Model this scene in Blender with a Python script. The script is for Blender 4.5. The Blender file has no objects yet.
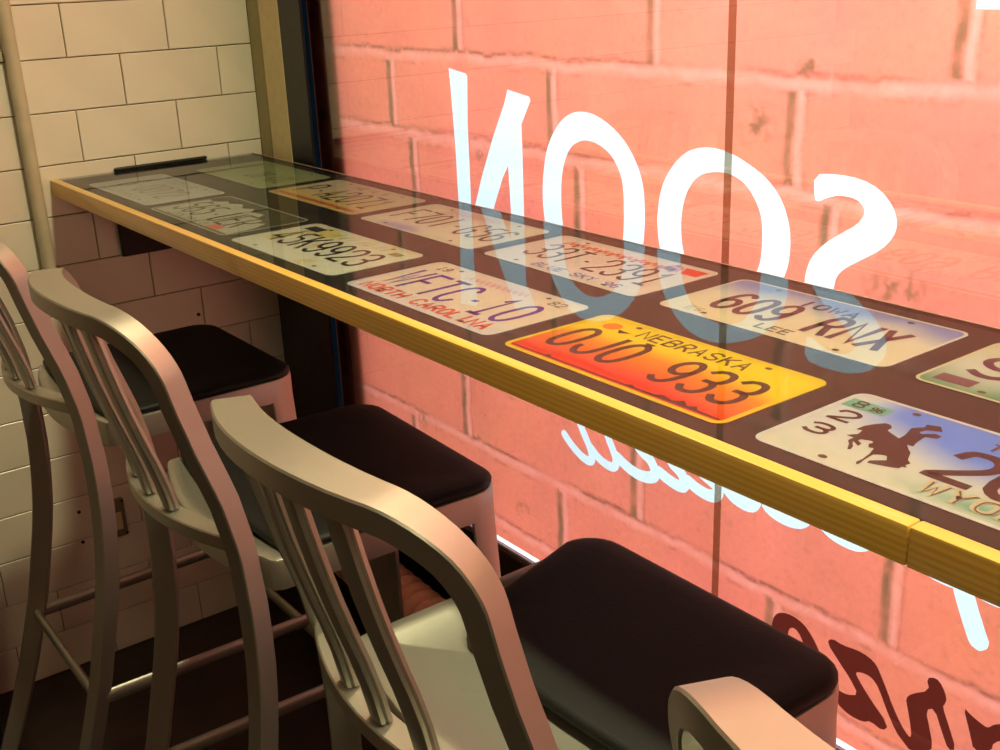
import bpy, bmesh, math, random
import numpy as np
from mathutils import Vector, Matrix, noise

# ------------------------------------------------------------------ camera
H = 1.08                      # height of the counter's glass above the floor
scene = bpy.context.scene
COL = scene.collection
cam_data = bpy.data.cameras.new('camera')
cam_data.sensor_width = 36.0
cam_data.lens = 1132.39 / 1000 * 36.0
cam_data.clip_start = 0.02
cam = bpy.data.objects.new('camera', cam_data)
COL.objects.link(cam)
Rr = Vector((0.601455489, 0.798005184, -0.037934433))
Ru = Vector((-0.251516563, 0.234208725, 0.939087691))
Rf = Vector((-0.758281421, 0.555278308, -0.341577645))
cam.matrix_world = Matrix((
    (Rr.x, Ru.x, -Rf.x, 2.341), (Rr.y, Ru.y, -Rf.y, -0.6262),
    (Rr.z, Ru.z, -Rf.z, H + 0.3712), (0, 0, 0, 1)))
scene.camera = cam
scene.view_settings.view_transform = 'Standard'
scene.view_settings.look = 'None'
scene.view_settings.gamma = 1
scene.view_settings.use_curve_mapping = False
scene.view_settings.exposure = 0.0

# ------------------------------------------------------------------ daylight outside
world = bpy.data.worlds.new('daylight')
scene.world = world
world.use_nodes = True
world.node_tree.nodes['Background'].inputs[0].default_value = (0.80, 0.92, 1.0, 1)
world.node_tree.nodes['Background'].inputs[1].default_value = 0.85


def lamp(name, kind, loc, target, energy, color, size=0.3, spot=None, blend=0.6, size_y=None):
    d = bpy.data.lights.new(name, kind)
    d.energy = energy
    d.color = color
    if kind == 'AREA':
        d.shape = 'RECTANGLE'
        d.size = size
        d.size_y = size_y or size
    else:
        d.shadow_soft_size = size
    if spot:
        d.spot_size = math.radians(spot)
        d.spot_blend = blend
    o = bpy.data.objects.new(name, d)
    COL.objects.link(o)
    o.location = loc
    v = Vector(target) - Vector(loc)
    o.rotation_euler = v.to_track_quat('-Z', 'Y').to_euler()
    return o


WARM = (1.0, 0.90, 0.52)
# added lamp outside the window, brightens the upper right of the backlit film
lamp('film_backlight', 'AREA', (1.75, 1.35, H + 1.30), (1.45, 0.49, H + 0.25), 86, (0.93, 0.97, 1.0), 1.1)
# row of ceiling spots over the counter
for sx in (1.15, 1.90, 2.65):
    lamp('ceiling_spot', 'SPOT', (sx, 0.20, H + 1.45), (sx - 0.10, -0.02, H), 62, WARM, 0.06, 92, 1.0)
lamp('ceiling_spot', 'SPOT', (1.25, 0.16, H + 1.5), (0.0, 0.0, H + 0.22), 60, WARM, 0.06, 50, 1.0)
# added spots out of view: brighten the wall whose reflection hazes the window pane
for wy_ in (-1.5, -2.6):
    lamp('wall_fill_spot', 'SPOT', (1.0, wy_, H + 1.6), (0.0, wy_ - 0.1, H + 0.35), 38, WARM, 0.10, 75, 0.8)
lamp('room_lamp', 'AREA', (2.85, -1.25, H + 1.1), (1.9, 0.0, H - 0.1), 6.0, WARM, 0.6)

# outlines of the printed lettering in metres on the window: x along the counter, z from the counter top
N_LEFT = [(0.7048, 0.2078), (0.7541, 0.2011), (0.7585, 0.1967), (0.753, 0.1217), (0.7528, 0.0408), (0.7515, -0.0638), (0.7146, -0.0696), (0.7143, -0.014), (0.713, 0.0777), (0.7084, 0.1624)]
N_RIGHT = [(0.8674, 0.1817), (0.9224, 0.1741), (0.9257, 0.1688), (0.9007, 0.1299), (0.9011, 0.077), (0.9006, -0.0204), (0.9021, -0.0682), (0.8675, -0.0741), (0.8658, -0.0216), (0.8622, 0.0612), (0.8444, 0.0355), (0.8177, -0.0164), (0.7851, -0.088), (0.7306, -0.0973), (0.7659, -0.0153), (0.787, 0.0326), (0.8221, 0.1001), (0.8585, 0.1606)]
O1_OUT = [(0.9607, -0.0309), (0.9502, 0.0101), (0.9503, 0.0407), (0.9592, 0.0868), (0.972, 0.1139), (0.9959, 0.1414), (1.0188, 0.1556), (1.0463, 0.1615), (1.0782, 0.1584), (1.1143, 0.1441), (1.1445, 0.1231), (1.1668, 0.0949), (1.1792, 0.0657), (1.1819, 0.0283), (1.1821, 0.0039)]
O1_IN = [(0.9995, -0.0248), (0.9949, 0.0163), (0.9958, 0.0464), (1.0025, 0.0767), (1.0145, 0.0998), (1.0288, 0.112), (1.0536, 0.1208), (1.0829, 0.1172), (1.1089, 0.1059), (1.1268, 0.087), (1.1369, 0.0639), (1.1384, 0.029), (1.1343, -0.0036)]
O2_OUT = [(1.2209, -0.0252), (1.2122, -0.0023), (1.2072, 0.0331), (1.2139, 0.0695), (1.2324, 0.0989), (1.2583, 0.1225), (1.2862, 0.132), (1.3136, 0.1336), (1.3427, 0.1293), (1.3762, 0.1168), (1.4043, 0.1024), (1.4279, 0.079), (1.4407, 0.0491), (1.4429, 0.028), (1.4372, -0.0019), (1.4292, -0.018)]
O2_IN = [(1.2619, -0.022), (1.2559, 0.0048), (1.2535, 0.0358), (1.2598, 0.0638), (1.2748, 0.0867), (1.2923, 0.0982), (1.3196, 0.1036), (1.3439, 0.1024), (1.368, 0.0926), (1.3853, 0.0732), (1.3956, 0.053), (1.3978, 0.0279), (1.3934, 0.005), (1.3805, -0.0198)]
S_OUT = [(1.4733, 0.1182), (1.5049, 0.1219), (1.5403, 0.1205), (1.5677, 0.111), (1.5859, 0.0942), (1.5932, 0.0759), (1.5892, 0.059), (1.5739, 0.0416), (1.5483, 0.0253), (1.5256, 0.0109), (1.5143, -0.0017), (1.5122, -0.0162), (1.502, -0.047), (1.515, -0.069), (1.543, -0.076), (1.571, -0.063), (1.571, -0.105), (1.53, -0.115), (1.478, -0.103), (1.449, -0.067), (1.468, -0.0214), (1.4683, -0.0069), (1.4754, 0.0158), (1.4949, 0.0367), (1.5183, 0.0526), (1.539, 0.066), (1.5488, 0.0791), (1.5469, 0.0887), (1.5345, 0.0969), (1.5107, 0.0977), (1.491, 0.091), (1.4831, 0.0859), (1.4755, 0.0872)]
SCRIPT_0 = [(0.9924, -0.3743), (1.0116, -0.3892), (1.0368, -0.4009), (1.0543, -0.4033), (1.0633, -0.3966), (1.0572, -0.378), (1.0436, -0.3592), (1.032, -0.3415), (1.0233, -0.3247)]
SCRIPT_1 = [(1.0596, -0.3771), (1.0766, -0.3893), (1.1006, -0.3953), (1.1158, -0.3929), (1.1211, -0.3813), (1.1127, -0.3632), (1.101, -0.3462), (1.0917, -0.3249)]
SCRIPT_2 = [(1.122, -0.3723), (1.1475, -0.3827), (1.1747, -0.387), (1.2012, -0.3811), (1.2097, -0.3713), (1.1986, -0.3516), (1.1788, -0.3448), (1.1654, -0.3357)]
SCRIPT_3 = [(1.2161, -0.3657), (1.2397, -0.3725), (1.2606, -0.3749), (1.2716, -0.3687), (1.2664, -0.3548), (1.2538, -0.3461), (1.2391, -0.3413)]
SCRIPT_4 = [(1.2767, -0.3593), (1.2971, -0.3666), (1.3209, -0.3683), (1.3354, -0.3616), (1.3376, -0.3487), (1.32, -0.3423), (1.2961, -0.3347)]
LOBE_0 = [(1.3395, -0.3465), (1.3537, -0.3584), (1.3675, -0.3646), (1.391, -0.3671), (1.4055, -0.3621), (1.4137, -0.3522), (1.4184, -0.3317), (1.4048, -0.3174), (1.3385, -0.3213)]
LOBE_1 = [(1.4133, -0.3446), (1.4261, -0.3564), (1.4484, -0.3615), (1.47, -0.3612), (1.4878, -0.3555), (1.5003, -0.3438), (1.5028, -0.3163), (1.4366, -0.3196)]
LOBE_2 = [(1.5119, -0.3419), (1.5255, -0.3498), (1.543, -0.3545), (1.5682, -0.3554), (1.5841, -0.3498), (1.5942, -0.342), (1.5818, -0.322), (1.5264, -0.3231)]
P_STEM = [(1.7183, -0.3307), (1.7233, -0.3478), (1.7344, -0.3729), (1.747, -0.3985)]
P_CURVE_0 = [(1.6694, -0.3413), (1.6786, -0.3456), (1.6938, -0.347), (1.7086, -0.3464), (1.7265, -0.3398), (1.7252, -0.3276), (1.6788, -0.3263)]
P_CURVE_1 = [(1.7328, -0.3413), (1.7434, -0.3446), (1.7556, -0.3462), (1.7635, -0.3459), (1.7751, -0.3451), (1.7717, -0.3173), (1.731, -0.325)]
DARK_0 = [(1.4493, -0.5811), (1.4447, -0.5514), (1.4433, -0.5256), (1.448, -0.5064), (1.4602, -0.4962), (1.4796, -0.4926), (1.4992, -0.4972), (1.5136, -0.5093), (1.5254, -0.5237), (1.5376, -0.5455), (1.5442, -0.5625), (1.5176, -0.5664), (1.5079, -0.5455), (1.5031, -0.535), (1.4951, -0.5184), (1.4849, -0.5106), (1.4759, -0.5137), (1.4727, -0.5244), (1.4746, -0.5469), (1.4788, -0.5684)]
DARK_1 = [(1.5374, -0.5063), (1.5458, -0.4963), (1.5628, -0.4985), (1.5852, -0.4945), (1.6027, -0.4954), (1.6154, -0.501), (1.6223, -0.5107), (1.6336, -0.5291), (1.6451, -0.5497), (1.6588, -0.569), (1.6718, -0.5811), (1.675, -0.578), (1.6724, -0.5635), (1.6653, -0.5383), (1.662, -0.528), (1.6679, -0.5175), (1.6933, -0.4988), (1.6872, -0.4833), (1.6998, -0.476), (1.7094, -0.483), (1.717, -0.4974), (1.7152, -0.5066), (1.7124, -0.5117), (1.7236, -0.5337), (1.7364, -0.5617), (1.7262, -0.5679), (1.7165, -0.5497), (1.7022, -0.5198), (1.6908, -0.5287), (1.6989, -0.5529), (1.704, -0.5692), (1.7043, -0.5836), (1.6761, -0.6009), (1.6647, -0.5928), (1.6532, -0.5847), (1.6364, -0.5596), (1.6219, -0.533), (1.6113, -0.524), (1.5989, -0.5232), (1.5855, -0.5283), (1.5899, -0.5354), (1.6091, -0.555), (1.642, -0.5812), (1.6335, -0.5943), (1.6146, -0.5897), (1.6027, -0.5978), (1.5824, -0.5993), (1.5664, -0.5942), (1.5608, -0.5895), (1.5592, -0.5698), (1.5749, -0.5701), (1.5933, -0.5607), (1.5778, -0.5419), (1.5612, -0.528)]
DARK_2 = [(1.7389, -0.4967), (1.7502, -0.503), (1.7675, -0.508), (1.7726, -0.5078), (1.7788, -0.4996), (1.7863, -0.4943), (1.7978, -0.4903), (1.8001, -0.5092), (1.7815, -0.5227), (1.7802, -0.5373), (1.7588, -0.5504), (1.7508, -0.527)]

# ------------------------------------------------------------------ helpers
random.seed(7)


def link(o, parent=None):
    COL.objects.link(o)
    if parent is not None:
        o.parent = parent
    return o


def tag(o, label=None, cat=None, group=None, kind=None):
    if label:
        o['label'] = label
    if cat:
        o['category'] = cat
    if group:
        o['group'] = group
    if kind:
        o['kind'] = kind
    return o


def empty(name, loc=(0, 0, 0), rz=0.0):
    o = bpy.data.objects.new(name, None)
    o.empty_display_size = 0.05
    o.location = loc
    o.rotation_euler = (0, 0, rz)
    return link(o)


def smooth_by_angle(me, deg=35):
    me.polygons.foreach_set('use_smooth', [True] * len(me.polygons))
    try:
        me.set_sharp_from_angle(angle=math.radians(deg))
    except Exception:
        pass


def mesh_obj(name, bm, mat, parent=None, smooth=None):
    me = bpy.data.meshes.new(name)
    bmesh.ops.recalc_face_normals(bm, faces=bm.faces)
    bm.to_mesh(me)
    bm.free()
    for m in (mat if isinstance(mat, (list, tuple)) else [mat]):
        me.materials.append(m)
    if smooth:
        smooth_by_angle(me, smooth)
    return link(bpy.data.objects.new(name, me), parent)


def box(bm, x0, x1, y0, y1, z0, z1, bev=0.0, seg=2):
    r = bmesh.ops.create_cube(bm, size=1.0)
    vs = r['verts']
    for v in vs:
        v.co = Vector(((x0 + x1) / 2 + v.co.x * (x1 - x0), (y0 + y1) / 2 + v.co.y * (y1 - y0),
                       (z0 + z1) / 2 + v.co.z * (z1 - z0)))
    if bev:
        es = list({e for v in vs for e in v.link_edges})
        bmesh.ops.bevel(bm, geom=es, offset=bev, segments=seg, affect='EDGES', profile=0.5)


def tube(bm, pts, rad, n=12, caps=True):
    pts = [Vector(p) for p in pts]
    rads = rad if isinstance(rad, (list, tuple)) else [rad] * len(pts)
    rings = []
    up = Vector((0, 0, 1))
    for i, p in enumerate(pts):
        t = (pts[min(i + 1, len(pts) - 1)] - pts[max(i - 1, 0)]).normalized()
        a = t.cross(up)
        if a.length < 1e-3:
            a = t.cross(Vector((0, 1, 0)))
        a.normalize()
        b = t.cross(a)
        rings.append([bm.verts.new(p + (a * math.cos(2 * math.pi * k / n) + b * math.sin(2 * math.pi * k / n)) * rads[i])
                      for k in range(n)])
    for r0, r1 in zip(rings, rings[1:]):
        for k in range(n):
            bm.faces.new((r0[k], r0[(k + 1) % n], r1[(k + 1) % n], r1[k]))
    if caps:
        bm.faces.new(rings[0])
        bm.faces.new(rings[-1][::-1])


# ------------------------------------------------------------------ materials
def new_mat(name):
    m = bpy.data.materials.new(name)
    m.use_nodes = True
    nt = m.node_tree
    return m, nt, nt.nodes, nt.links, nt.nodes['Principled BSDF']


def principled(name, color, rough=0.5, metal=0.0, spec=0.5, noise_scale=None, var=0.12, bump=0.0, stretch=(1, 1, 1), coat=0.0):
    m, nt, N, L, b = new_mat(name)
    b.inputs['Base Color'].default_value = (*color, 1)
    b.inputs['Roughness'].default_value = rough
    b.inputs['Metallic'].default_value = metal
    b.inputs['Specular IOR Level'].default_value = spec
    b.inputs['Coat Weight'].default_value = coat
    if noise_scale:
        tc = N.new('ShaderNodeTexCoord')
        mp = N.new('ShaderNodeMapping')
        mp.inputs['Scale'].default_value = stretch
        nz = N.new('ShaderNodeTexNoise')
        nz.inputs['Scale'].default_value = noise_scale
        nz.inputs['Detail'].default_value = 6
        L.new(tc.outputs['Object'], mp.inputs[0])
        L.new(mp.outputs[0], nz.inputs['Vector'])
        cr = N.new('ShaderNodeValToRGB')
        cr.color_ramp.elements[0].position = 0.3
        cr.color_ramp.elements[1].position = 0.7
        cr.color_ramp.elements[0].color = (*[c * (1 - var) for c in color], 1)
        cr.color_ramp.elements[1].color = (*[min(1, c * (1 + var)) for c in color], 1)
        L.new(nz.outputs['Fac'], cr.inputs[0])
        L.new(cr.outputs[0], b.inputs['Base Color'])
        if bump:
            bp = N.new('ShaderNodeBump')
            bp.inputs['Strength'].default_value = bump
            bp.inputs['Distance'].default_value = 0.002
            L.new(nz.outputs['Fac'], bp.inputs['Height'])
            L.new(bp.outputs[0], b.inputs['Normal'])
    return m


def attr_material(name, rough=0.45, noise_amt=0.06, scale=40.0):
    m, nt, N, L, b = new_mat(name)
    at = N.new('ShaderNodeAttribute')
    at.attribute_name = 'Col'
    tc = N.new('ShaderNodeTexCoord')
    nz = N.new('ShaderNodeTexNoise')
    nz.inputs['Scale'].default_value = scale
    nz.inputs['Detail'].default_value = 5
    L.new(tc.outputs['Object'], nz.inputs['Vector'])
    mr = N.new('ShaderNodeMapRange')
    mr.inputs['To Min'].default_value = 1 - noise_amt
    mr.inputs['To Max'].default_value = 1 + noise_amt
    L.new(nz.outputs['Fac'], mr.inputs['Value'])
    mx = N.new('ShaderNodeVectorMath')
    mx.operation = 'SCALE'
    L.new(at.outputs['Color'], mx.inputs[0])
    L.new(mr.outputs[0], mx.inputs['Scale'])
    L.new(mx.outputs[0], b.inputs['Base Color'])
    b.inputs['Roughness'].default_value = rough
    return m


def film_material(name, color=None, back=0.55, front=0.30, noise_scale=90):
    """A backlit print: lets daylight through in its own colour, and scatters room light a little."""
    m, nt, N, L, b = new_mat(name)
    N.remove(b)
    out = N['Material Output']
    tr = N.new('ShaderNodeBsdfTranslucent')
    df = N.new('ShaderNodeBsdfDiffuse')
    mx = N.new('ShaderNodeMixShader')
    mx.inputs[0].default_value = front
    tc = N.new('ShaderNodeTexCoord')
    nz = N.new('ShaderNodeTexNoise')
    nz.inputs['Scale'].default_value = noise_scale
    nz.inputs['Detail'].default_value = 7
    nz.inputs['Roughness'].default_value = 0.65
    L.new(tc.outputs['Object'], nz.inputs['Vector'])
    mr = N.new('ShaderNodeMapRange')
    amt = 0.06 if color is None else 0.03
    mr.inputs['From Min'].default_value = 0.3
    mr.inputs['From Max'].default_value = 0.7
    mr.inputs['To Min'].default_value = 1 - amt
    mr.inputs['To Max'].default_value = 1 + amt
    L.new(nz.outputs['Fac'], mr.inputs['Value'])
    sc = N.new('ShaderNodeVectorMath')
    sc.operation = 'SCALE'
    if color is None:
        at = N.new('ShaderNodeAttribute')
        at.attribute_name = 'Col'
        L.new(at.outputs['Color'], sc.inputs[0])
    else:
        sc.inputs[0].default_value = color
    L.new(mr.outputs[0], sc.inputs['Scale'])
    L.new(sc.outputs[0], tr.inputs['Color'])
    L.new(sc.outputs[0], df.inputs['Color'])
    L.new(tr.outputs[0], mx.inputs[1])
    L.new(df.outputs[0], mx.inputs[2])
    L.new(mx.outputs[0], out.inputs[0])
    return m


def sheet_glass(name, tint=(1, 1, 1), ior=1.5, rough=0.0, boost=1.0):
    m, nt, N, L, b = new_mat(name)
    N.remove(b)
    out = N['Material Output']
    tr = N.new('ShaderNodeBsdfTransparent')
    tr.inputs[0].default_value = (*tint, 1)
    gl = N.new('ShaderNodeBsdfGlossy')
    gl.inputs['Roughness'].default_value = rough
    gl.inputs['Color'].default_value = (boost, boost, boost, 1)
    fr = N.new('ShaderNodeFresnel')
    fr.inputs['IOR'].default_value = ior
    mx = N.new('ShaderNodeMixShader')
    L.new(fr.outputs[0], mx.inputs[0])
    L.new(tr.outputs[0], mx.inputs[1])
    L.new(gl.outputs[0], mx.inputs[2])
    L.new(mx.outputs[0], out.inputs[0])
    return m


def clear_sheet(name, tint):
    m, nt, N, L, b = new_mat(name)
    N.remove(b)
    tr = N.new('ShaderNodeBsdfTransparent')
    tr.inputs[0].default_value = (*tint, 1)
    L.new(tr.outputs[0], N['Material Output'].inputs[0])
    return m


def wood_material(name, light, dark, seed=0.0):
    m, nt, N, L, b = new_mat(name)
    tc = N.new('ShaderNodeTexCoord')
    mp = N.new('ShaderNodeMapping')
    mp.inputs['Scale'].default_value = (1.0, 60, 60)
    mp.inputs['Location'].default_value = (seed, seed * 3, seed)
    nz = N.new('ShaderNodeTexNoise')
    nz.inputs['Scale'].default_value = 1.4
    nz.inputs['Detail'].default_value = 3
    L.new(tc.outputs['Object'], mp.inputs[0])
    L.new(mp.outputs[0], nz.inputs['Vector'])
    wv = N.new('ShaderNodeTexWave')
    wv.wave_type = 'BANDS'
    wv.bands_direction = 'Z'
    wv.inputs['Scale'].default_value = 0.9
    wv.inputs['Distortion'].default_value = 5.0
    wv.inputs['Detail'].default_value = 3
    wv.inputs['Detail Scale'].default_value = 0.9
    L.new(mp.outputs[0], wv.inputs['Vector'])
    mx = N.new('ShaderNodeMath')
    mx.operation = 'MULTIPLY_ADD'
    mx.inputs[1].default_value = 0.55
    L.new(nz.outputs['Fac'], mx.inputs[0])
    ml = N.new('ShaderNodeMath')
    ml.operation = 'MULTIPLY'
    ml.inputs[1].default_value = 0.5
    L.new(wv.outputs['Fac'], ml.inputs[0])
    L.new(ml.outputs[0], mx.inputs[2])
    cr = N.new('ShaderNodeValToRGB')
    cr.color_ramp.elements[0].position = 0.15
    cr.color_ramp.elements[1].position = 0.75
    cr.color_ramp.elements[0].color = (*dark, 1)
    cr.color_ramp.elements[1].color = (*light, 1)
    L.new(mx.outputs[0], cr.inputs[0])
    L.new(cr.outputs[0], b.inputs['Base Color'])
    b.inputs['Roughness'].default_value = 0.32
    b.inputs['Coat Weight'].default_value = 0.3
    return m


def aluminium():
    m, nt, N, L, b = new_mat('brushed_aluminium')
    b.inputs['Base Color'].default_value = (0.44, 0.445, 0.39, 1)
    b.inputs['Metallic'].default_value = 0.85
    tc = N.new('ShaderNodeTexCoord')
    nz = N.new('ShaderNodeTexNoise')
    nz.inputs['Scale'].default_value = 260
    nz.inputs['Detail'].default_value = 3
    L.new(tc.outputs['Object'], nz.inputs['Vector'])
    mr = N.new('ShaderNodeMapRange')
    mr.inputs['To Min'].default_value = 0.34
    mr.inputs['To Max'].default_value = 0.50
    L.new(nz.outputs['Fac'], mr.inputs['Value'])
    L.new(mr.outputs[0], b.inputs['Roughness'])
    bp = N.new('ShaderNodeBump')
    bp.inputs['Strength'].default_value = 0.05
    bp.inputs['Distance'].default_value = 0.001
    L.new(nz.outputs['Fac'], bp.inputs['Height'])
    L.new(bp.outputs[0], b.inputs['Normal'])
    return m


M_TILE = principled('glazed_cream_tile', (0.74, 0.70, 0.58), 0.28, noise_scale=7, var=0.05, bump=0.06)
M_GROUT = principled('brown_grout', (0.20, 0.14, 0.07), 0.9, noise_scale=60, var=0.2)
M_FLOOR = principled('dark_floor', (0.035, 0.022, 0.018), 0.45, noise_scale=9, var=0.4, bump=0.1)
M_PLASTER = principled('painted_plaster', (0.45, 0.40, 0.29), 0.8, noise_scale=14, var=0.05)
M_DARKWALL = principled('black_panel', (0.012, 0.010, 0.010), 0.6, noise_scale=10, var=0.2)
M_BEIGE = principled('beige_trim_paint', (0.66, 0.56, 0.30), 0.5, noise_scale=60, var=0.06, bump=0.1)
M_OLIVE = principled('olive_trim_paint', (0.34, 0.30, 0.14), 0.6, noise_scale=60, var=0.06, bump=0.1)
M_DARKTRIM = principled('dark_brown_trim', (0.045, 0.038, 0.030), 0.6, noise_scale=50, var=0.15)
M_FRAME = principled('black_window_frame', (0.010, 0.011, 0.016), 0.4, noise_scale=30, var=0.2)
M_PIPE = principled('cream_pipe_paint', (0.52, 0.47, 0.33), 0.4, noise_scale=25, var=0.08, bump=0.05)
M_BLACK = principled('black_steel', (0.006, 0.006, 0.007), 0.55, noise_scale=40, var=0.2)
M_BOARD = principled('dark_backing_board', (0.007, 0.0045, 0.004), 0.7, noise_scale=12, var=0.35)
M_WOOD = wood_material('yellow_oak', (0.88, 0.58, 0.120), (0.74, 0.45, 0.060))
M_WOOD2 = wood_material('yellow_oak_knotty', (0.86, 0.56, 0.110), (0.68, 0.40, 0.050), 7.3)
M_ALU = aluminium()
M_PAD = principled('black_vinyl', (0.009, 0.0095, 0.0105), 0.55, spec=0.3, noise_scale=180, var=0.15, bump=0.15)
M_CREAMPLASTIC = principled('cream_plastic', (0.55, 0.47, 0.25), 0.5, noise_scale=30, var=0.05)
M_OUTLET = principled('grey_outlet_box', (0.16, 0.14, 0.09), 0.5, noise_scale=30, var=0.1)
M_HOSE = principled('tan_hose', (0.80, 0.52, 0.34), 0.6, noise_scale=40, var=0.15)
M_NAVY = principled('navy_plastic', (0.008, 0.010, 0.045), 0.4, noise_scale=20, var=0.1)
M_SOLE = principled('rubber_glide', (0.02, 0.02, 0.02), 0.8, noise_scale=20, var=0.1)
M_PRINT = attr_material('plate_print', 0.5, 0.05, 60)
M_FILM = film_material('backlit_brick_print', None)
M_FILMW = film_material('backlit_white_print', (0.66, 0.77, 0.82), front=0.2)
M_FILMR = film_material('backlit_dark_red_print', (0.115, 0.016, 0.010), front=0.3)
M_GLASSTOP = sheet_glass('counter_glass_face', (0.95, 0.97, 0.95), 1.52, 0.0, 0.64)
M_GLASSBODY = clear_sheet('counter_glass_body', (0.97, 0.985, 0.97))
M_PANE = sheet_glass('window_glass_face', (0.98, 1, 0.99), 2.1)
M_PANEBODY = clear_sheet('window_glass_body', (0.99, 1, 0.995))


# ------------------------------------------------------------------ the setting
def slab(name, x0, x1, y0, y1, z0, z1, mat):
    bm = bmesh.new()
    box(bm, x0, x1, y0, y1, z0, z1)
    return tag(mesh_obj(name, bm, mat), kind='structure')


CEIL = H + 1.72
slab('floor', -0.1, 4.2, -3.3, 0.6, -0.06, 0.0, M_FLOOR)
slab('ceiling', -0.1, 4.2, -3.3, 0.6, CEIL, CEIL + 0.06, M_PLASTER)
slab('wall_right', 4.1, 4.2, -3.3, 0.6, 0, CEIL, M_PLASTER)
slab('wall_front', -0.1, 4.1, -3.3, -3.2, 0, CEIL, M_PLASTER)
WY = 0.462
wall_left = slab('wall_left', -0.1, -0.004, -3.2, 0.6, 0, CEIL, M_GROUT)
# window wall: below, above and beside the window
wb = bmesh.new()
box(wb, 0.149, 4.1, WY + 0.01, 0.60, 0, H - 0.657)
box(wb, 0.0, 4.1, WY, 0.60, H + 1.35, CEIL)
box(wb, 2.95, 4.1, WY, 0.60, H - 0.657, H + 1.35)
tag(mesh_obj('wall_back', wb, M_DARKWALL), kind='structure')
slab('trim_1', 0.0, 0.063, WY, 0.60, H - 0.035, H + 1.35, M_OLIVE)
slab('trim_2', 0.063, 0.149, WY - 0.004, 0.60, H - 0.035, H + 1.35, M_BEIGE)
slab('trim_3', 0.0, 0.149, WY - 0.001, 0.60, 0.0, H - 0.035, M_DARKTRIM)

# tiles: 4 x 8 inch, running bond, on the end wall
TH, TW, TZ0, TY0 = 0.1010, 0.1036, H + 0.2299, 0.0723


def tile_mesh(w, h):
    bm = bmesh.new()
    g = 0.0010
    c = 0.0012
    a, b_ = w / 2 - g, h / 2 - g
    back = [bm.verts.new((-0.006, sy * a, sz * b_)) for sy, sz in ((-1, -1), (1, -1), (1, 1), (-1, 1))]
    mid = [bm.verts.new((-0.0010, sy * a, sz * b_)) for sy, sz in ((-1, -1), (1, -1), (1, 1), (-1, 1))]
    top = [bm.verts.new((0.0, sy * (a - c), sz * (b_ - c))) for sy, sz in ((-1, -1), (1, -1), (1, 1), (-1, 1))]
    for r0, r1 in ((back, mid), (mid, top)):
        for k in range(4):
            bm.faces.new((r0[k], r0[(k + 1) % 4], r1[(k + 1) % 4], r1[k]))
    bm.faces.new(top)
    me = bpy.data.meshes.new('tile')
    bmesh.ops.recalc_face_normals(bm, faces=bm.faces)
    bm.to_mesh(me)
    bm.free()
    me.materials.append(M_TILE)
    return me


tile_full = tile_mesh(2 * TW, TH)
tile_cache = {}
far_tiles = bmesh.new()
for r in range(-13, 15):
    zc = TZ0 + (r + 0.5) * TH
    zlo, zhi = max(0.0, zc - TH / 2), min(CEIL, zc + TH / 2)
    if zhi - zlo < 0.01:
        continue
    for u in range(-16, 4):
        if (u - r) % 2:
            continue
        y0, y1 = TY0 + u * TW, min(TY0 + (u + 2) * TW, WY)
        if y1 - y0 < 0.01 or u * TW + TY0 >= WY:
            continue
        key = (round(y1 - y0, 4), round(zhi - zlo, 4))
        if u >= -5 and r < 6 or (u >= -3 and r < 8):
            me = tile_full if key == (round(2 * TW, 4), round(TH, 4)) else tile_cache.setdefault(key, tile_mesh(*key))
            t = link(bpy.data.objects.new('tile', me), wall_left)
            t.location = (random.uniform(-0.0004, 0.0004), (y0 + y1) / 2, (zlo + zhi) / 2)
            t.rotation_euler = (0, random.uniform(-0.004, 0.004), random.uniform(-0.003, 0.003))
        else:
            box(far_tiles, -0.006, 0.0, y0 + 0.001, y1 - 0.001, zlo + 0.001, zhi - 0.001)
ft = mesh_obj('tile_field', far_tiles, M_TILE, wall_left)
tag(ft, kind='stuff')

# window frame and glass
win = tag(empty('window_1', (0.2, WY, H - 0.65)), kind='structure')


def child_box(name, mat, parent, *b, bev=0.0):
    bm = bmesh.new()
    box(bm, *b, bev=bev)
    o = mesh_obj(name, bm, mat, parent)
    o.matrix_parent_inverse = parent.matrix_world.inverted() if parent else Matrix()
    return o


bpy.context.view_layer.update()
child_box('window_frame', M_FRAME, win, 0.149, 0.241, 0.460, 0.466, H - 0.657, H + 1.35)
child_box('window_frame', M_FRAME, win, 0.100, 0.190, 0.4885, 0.56, H - 0.657, H + 1.35)
child_box('mullion', M_FRAME, win, 0.2155, 0.327, 0.500, 0.54, H - 0.652, H + 1.35)
child_box('window_frame', M_FRAME, win, 2.90, 2.95, 0.462, 0.56, H - 0.652, H + 1.35)
M_SEAL = film_material('window_seal', (0.13, 0.24, 0.31), front=0.3)
child_box('seal', M_SEAL, win, 0.190, 0.2155, 0.4895, 0.4905, H - 0.652, H + 1.35)
bm = bmesh.new()
box(bm, 0.190, 2.90, 0.4840, 0.4880, H - 0.652, H + 1.35)
for f in bm.faces:
    f.material_index = 0 if f.calc_center_median().y < 0.4841 else 1
pane = mesh_obj('glass_pane', bm, [M_PANE, M_PANEBODY], win)
pane.matrix_parent_inverse = win.matrix_world.inverted()
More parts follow.
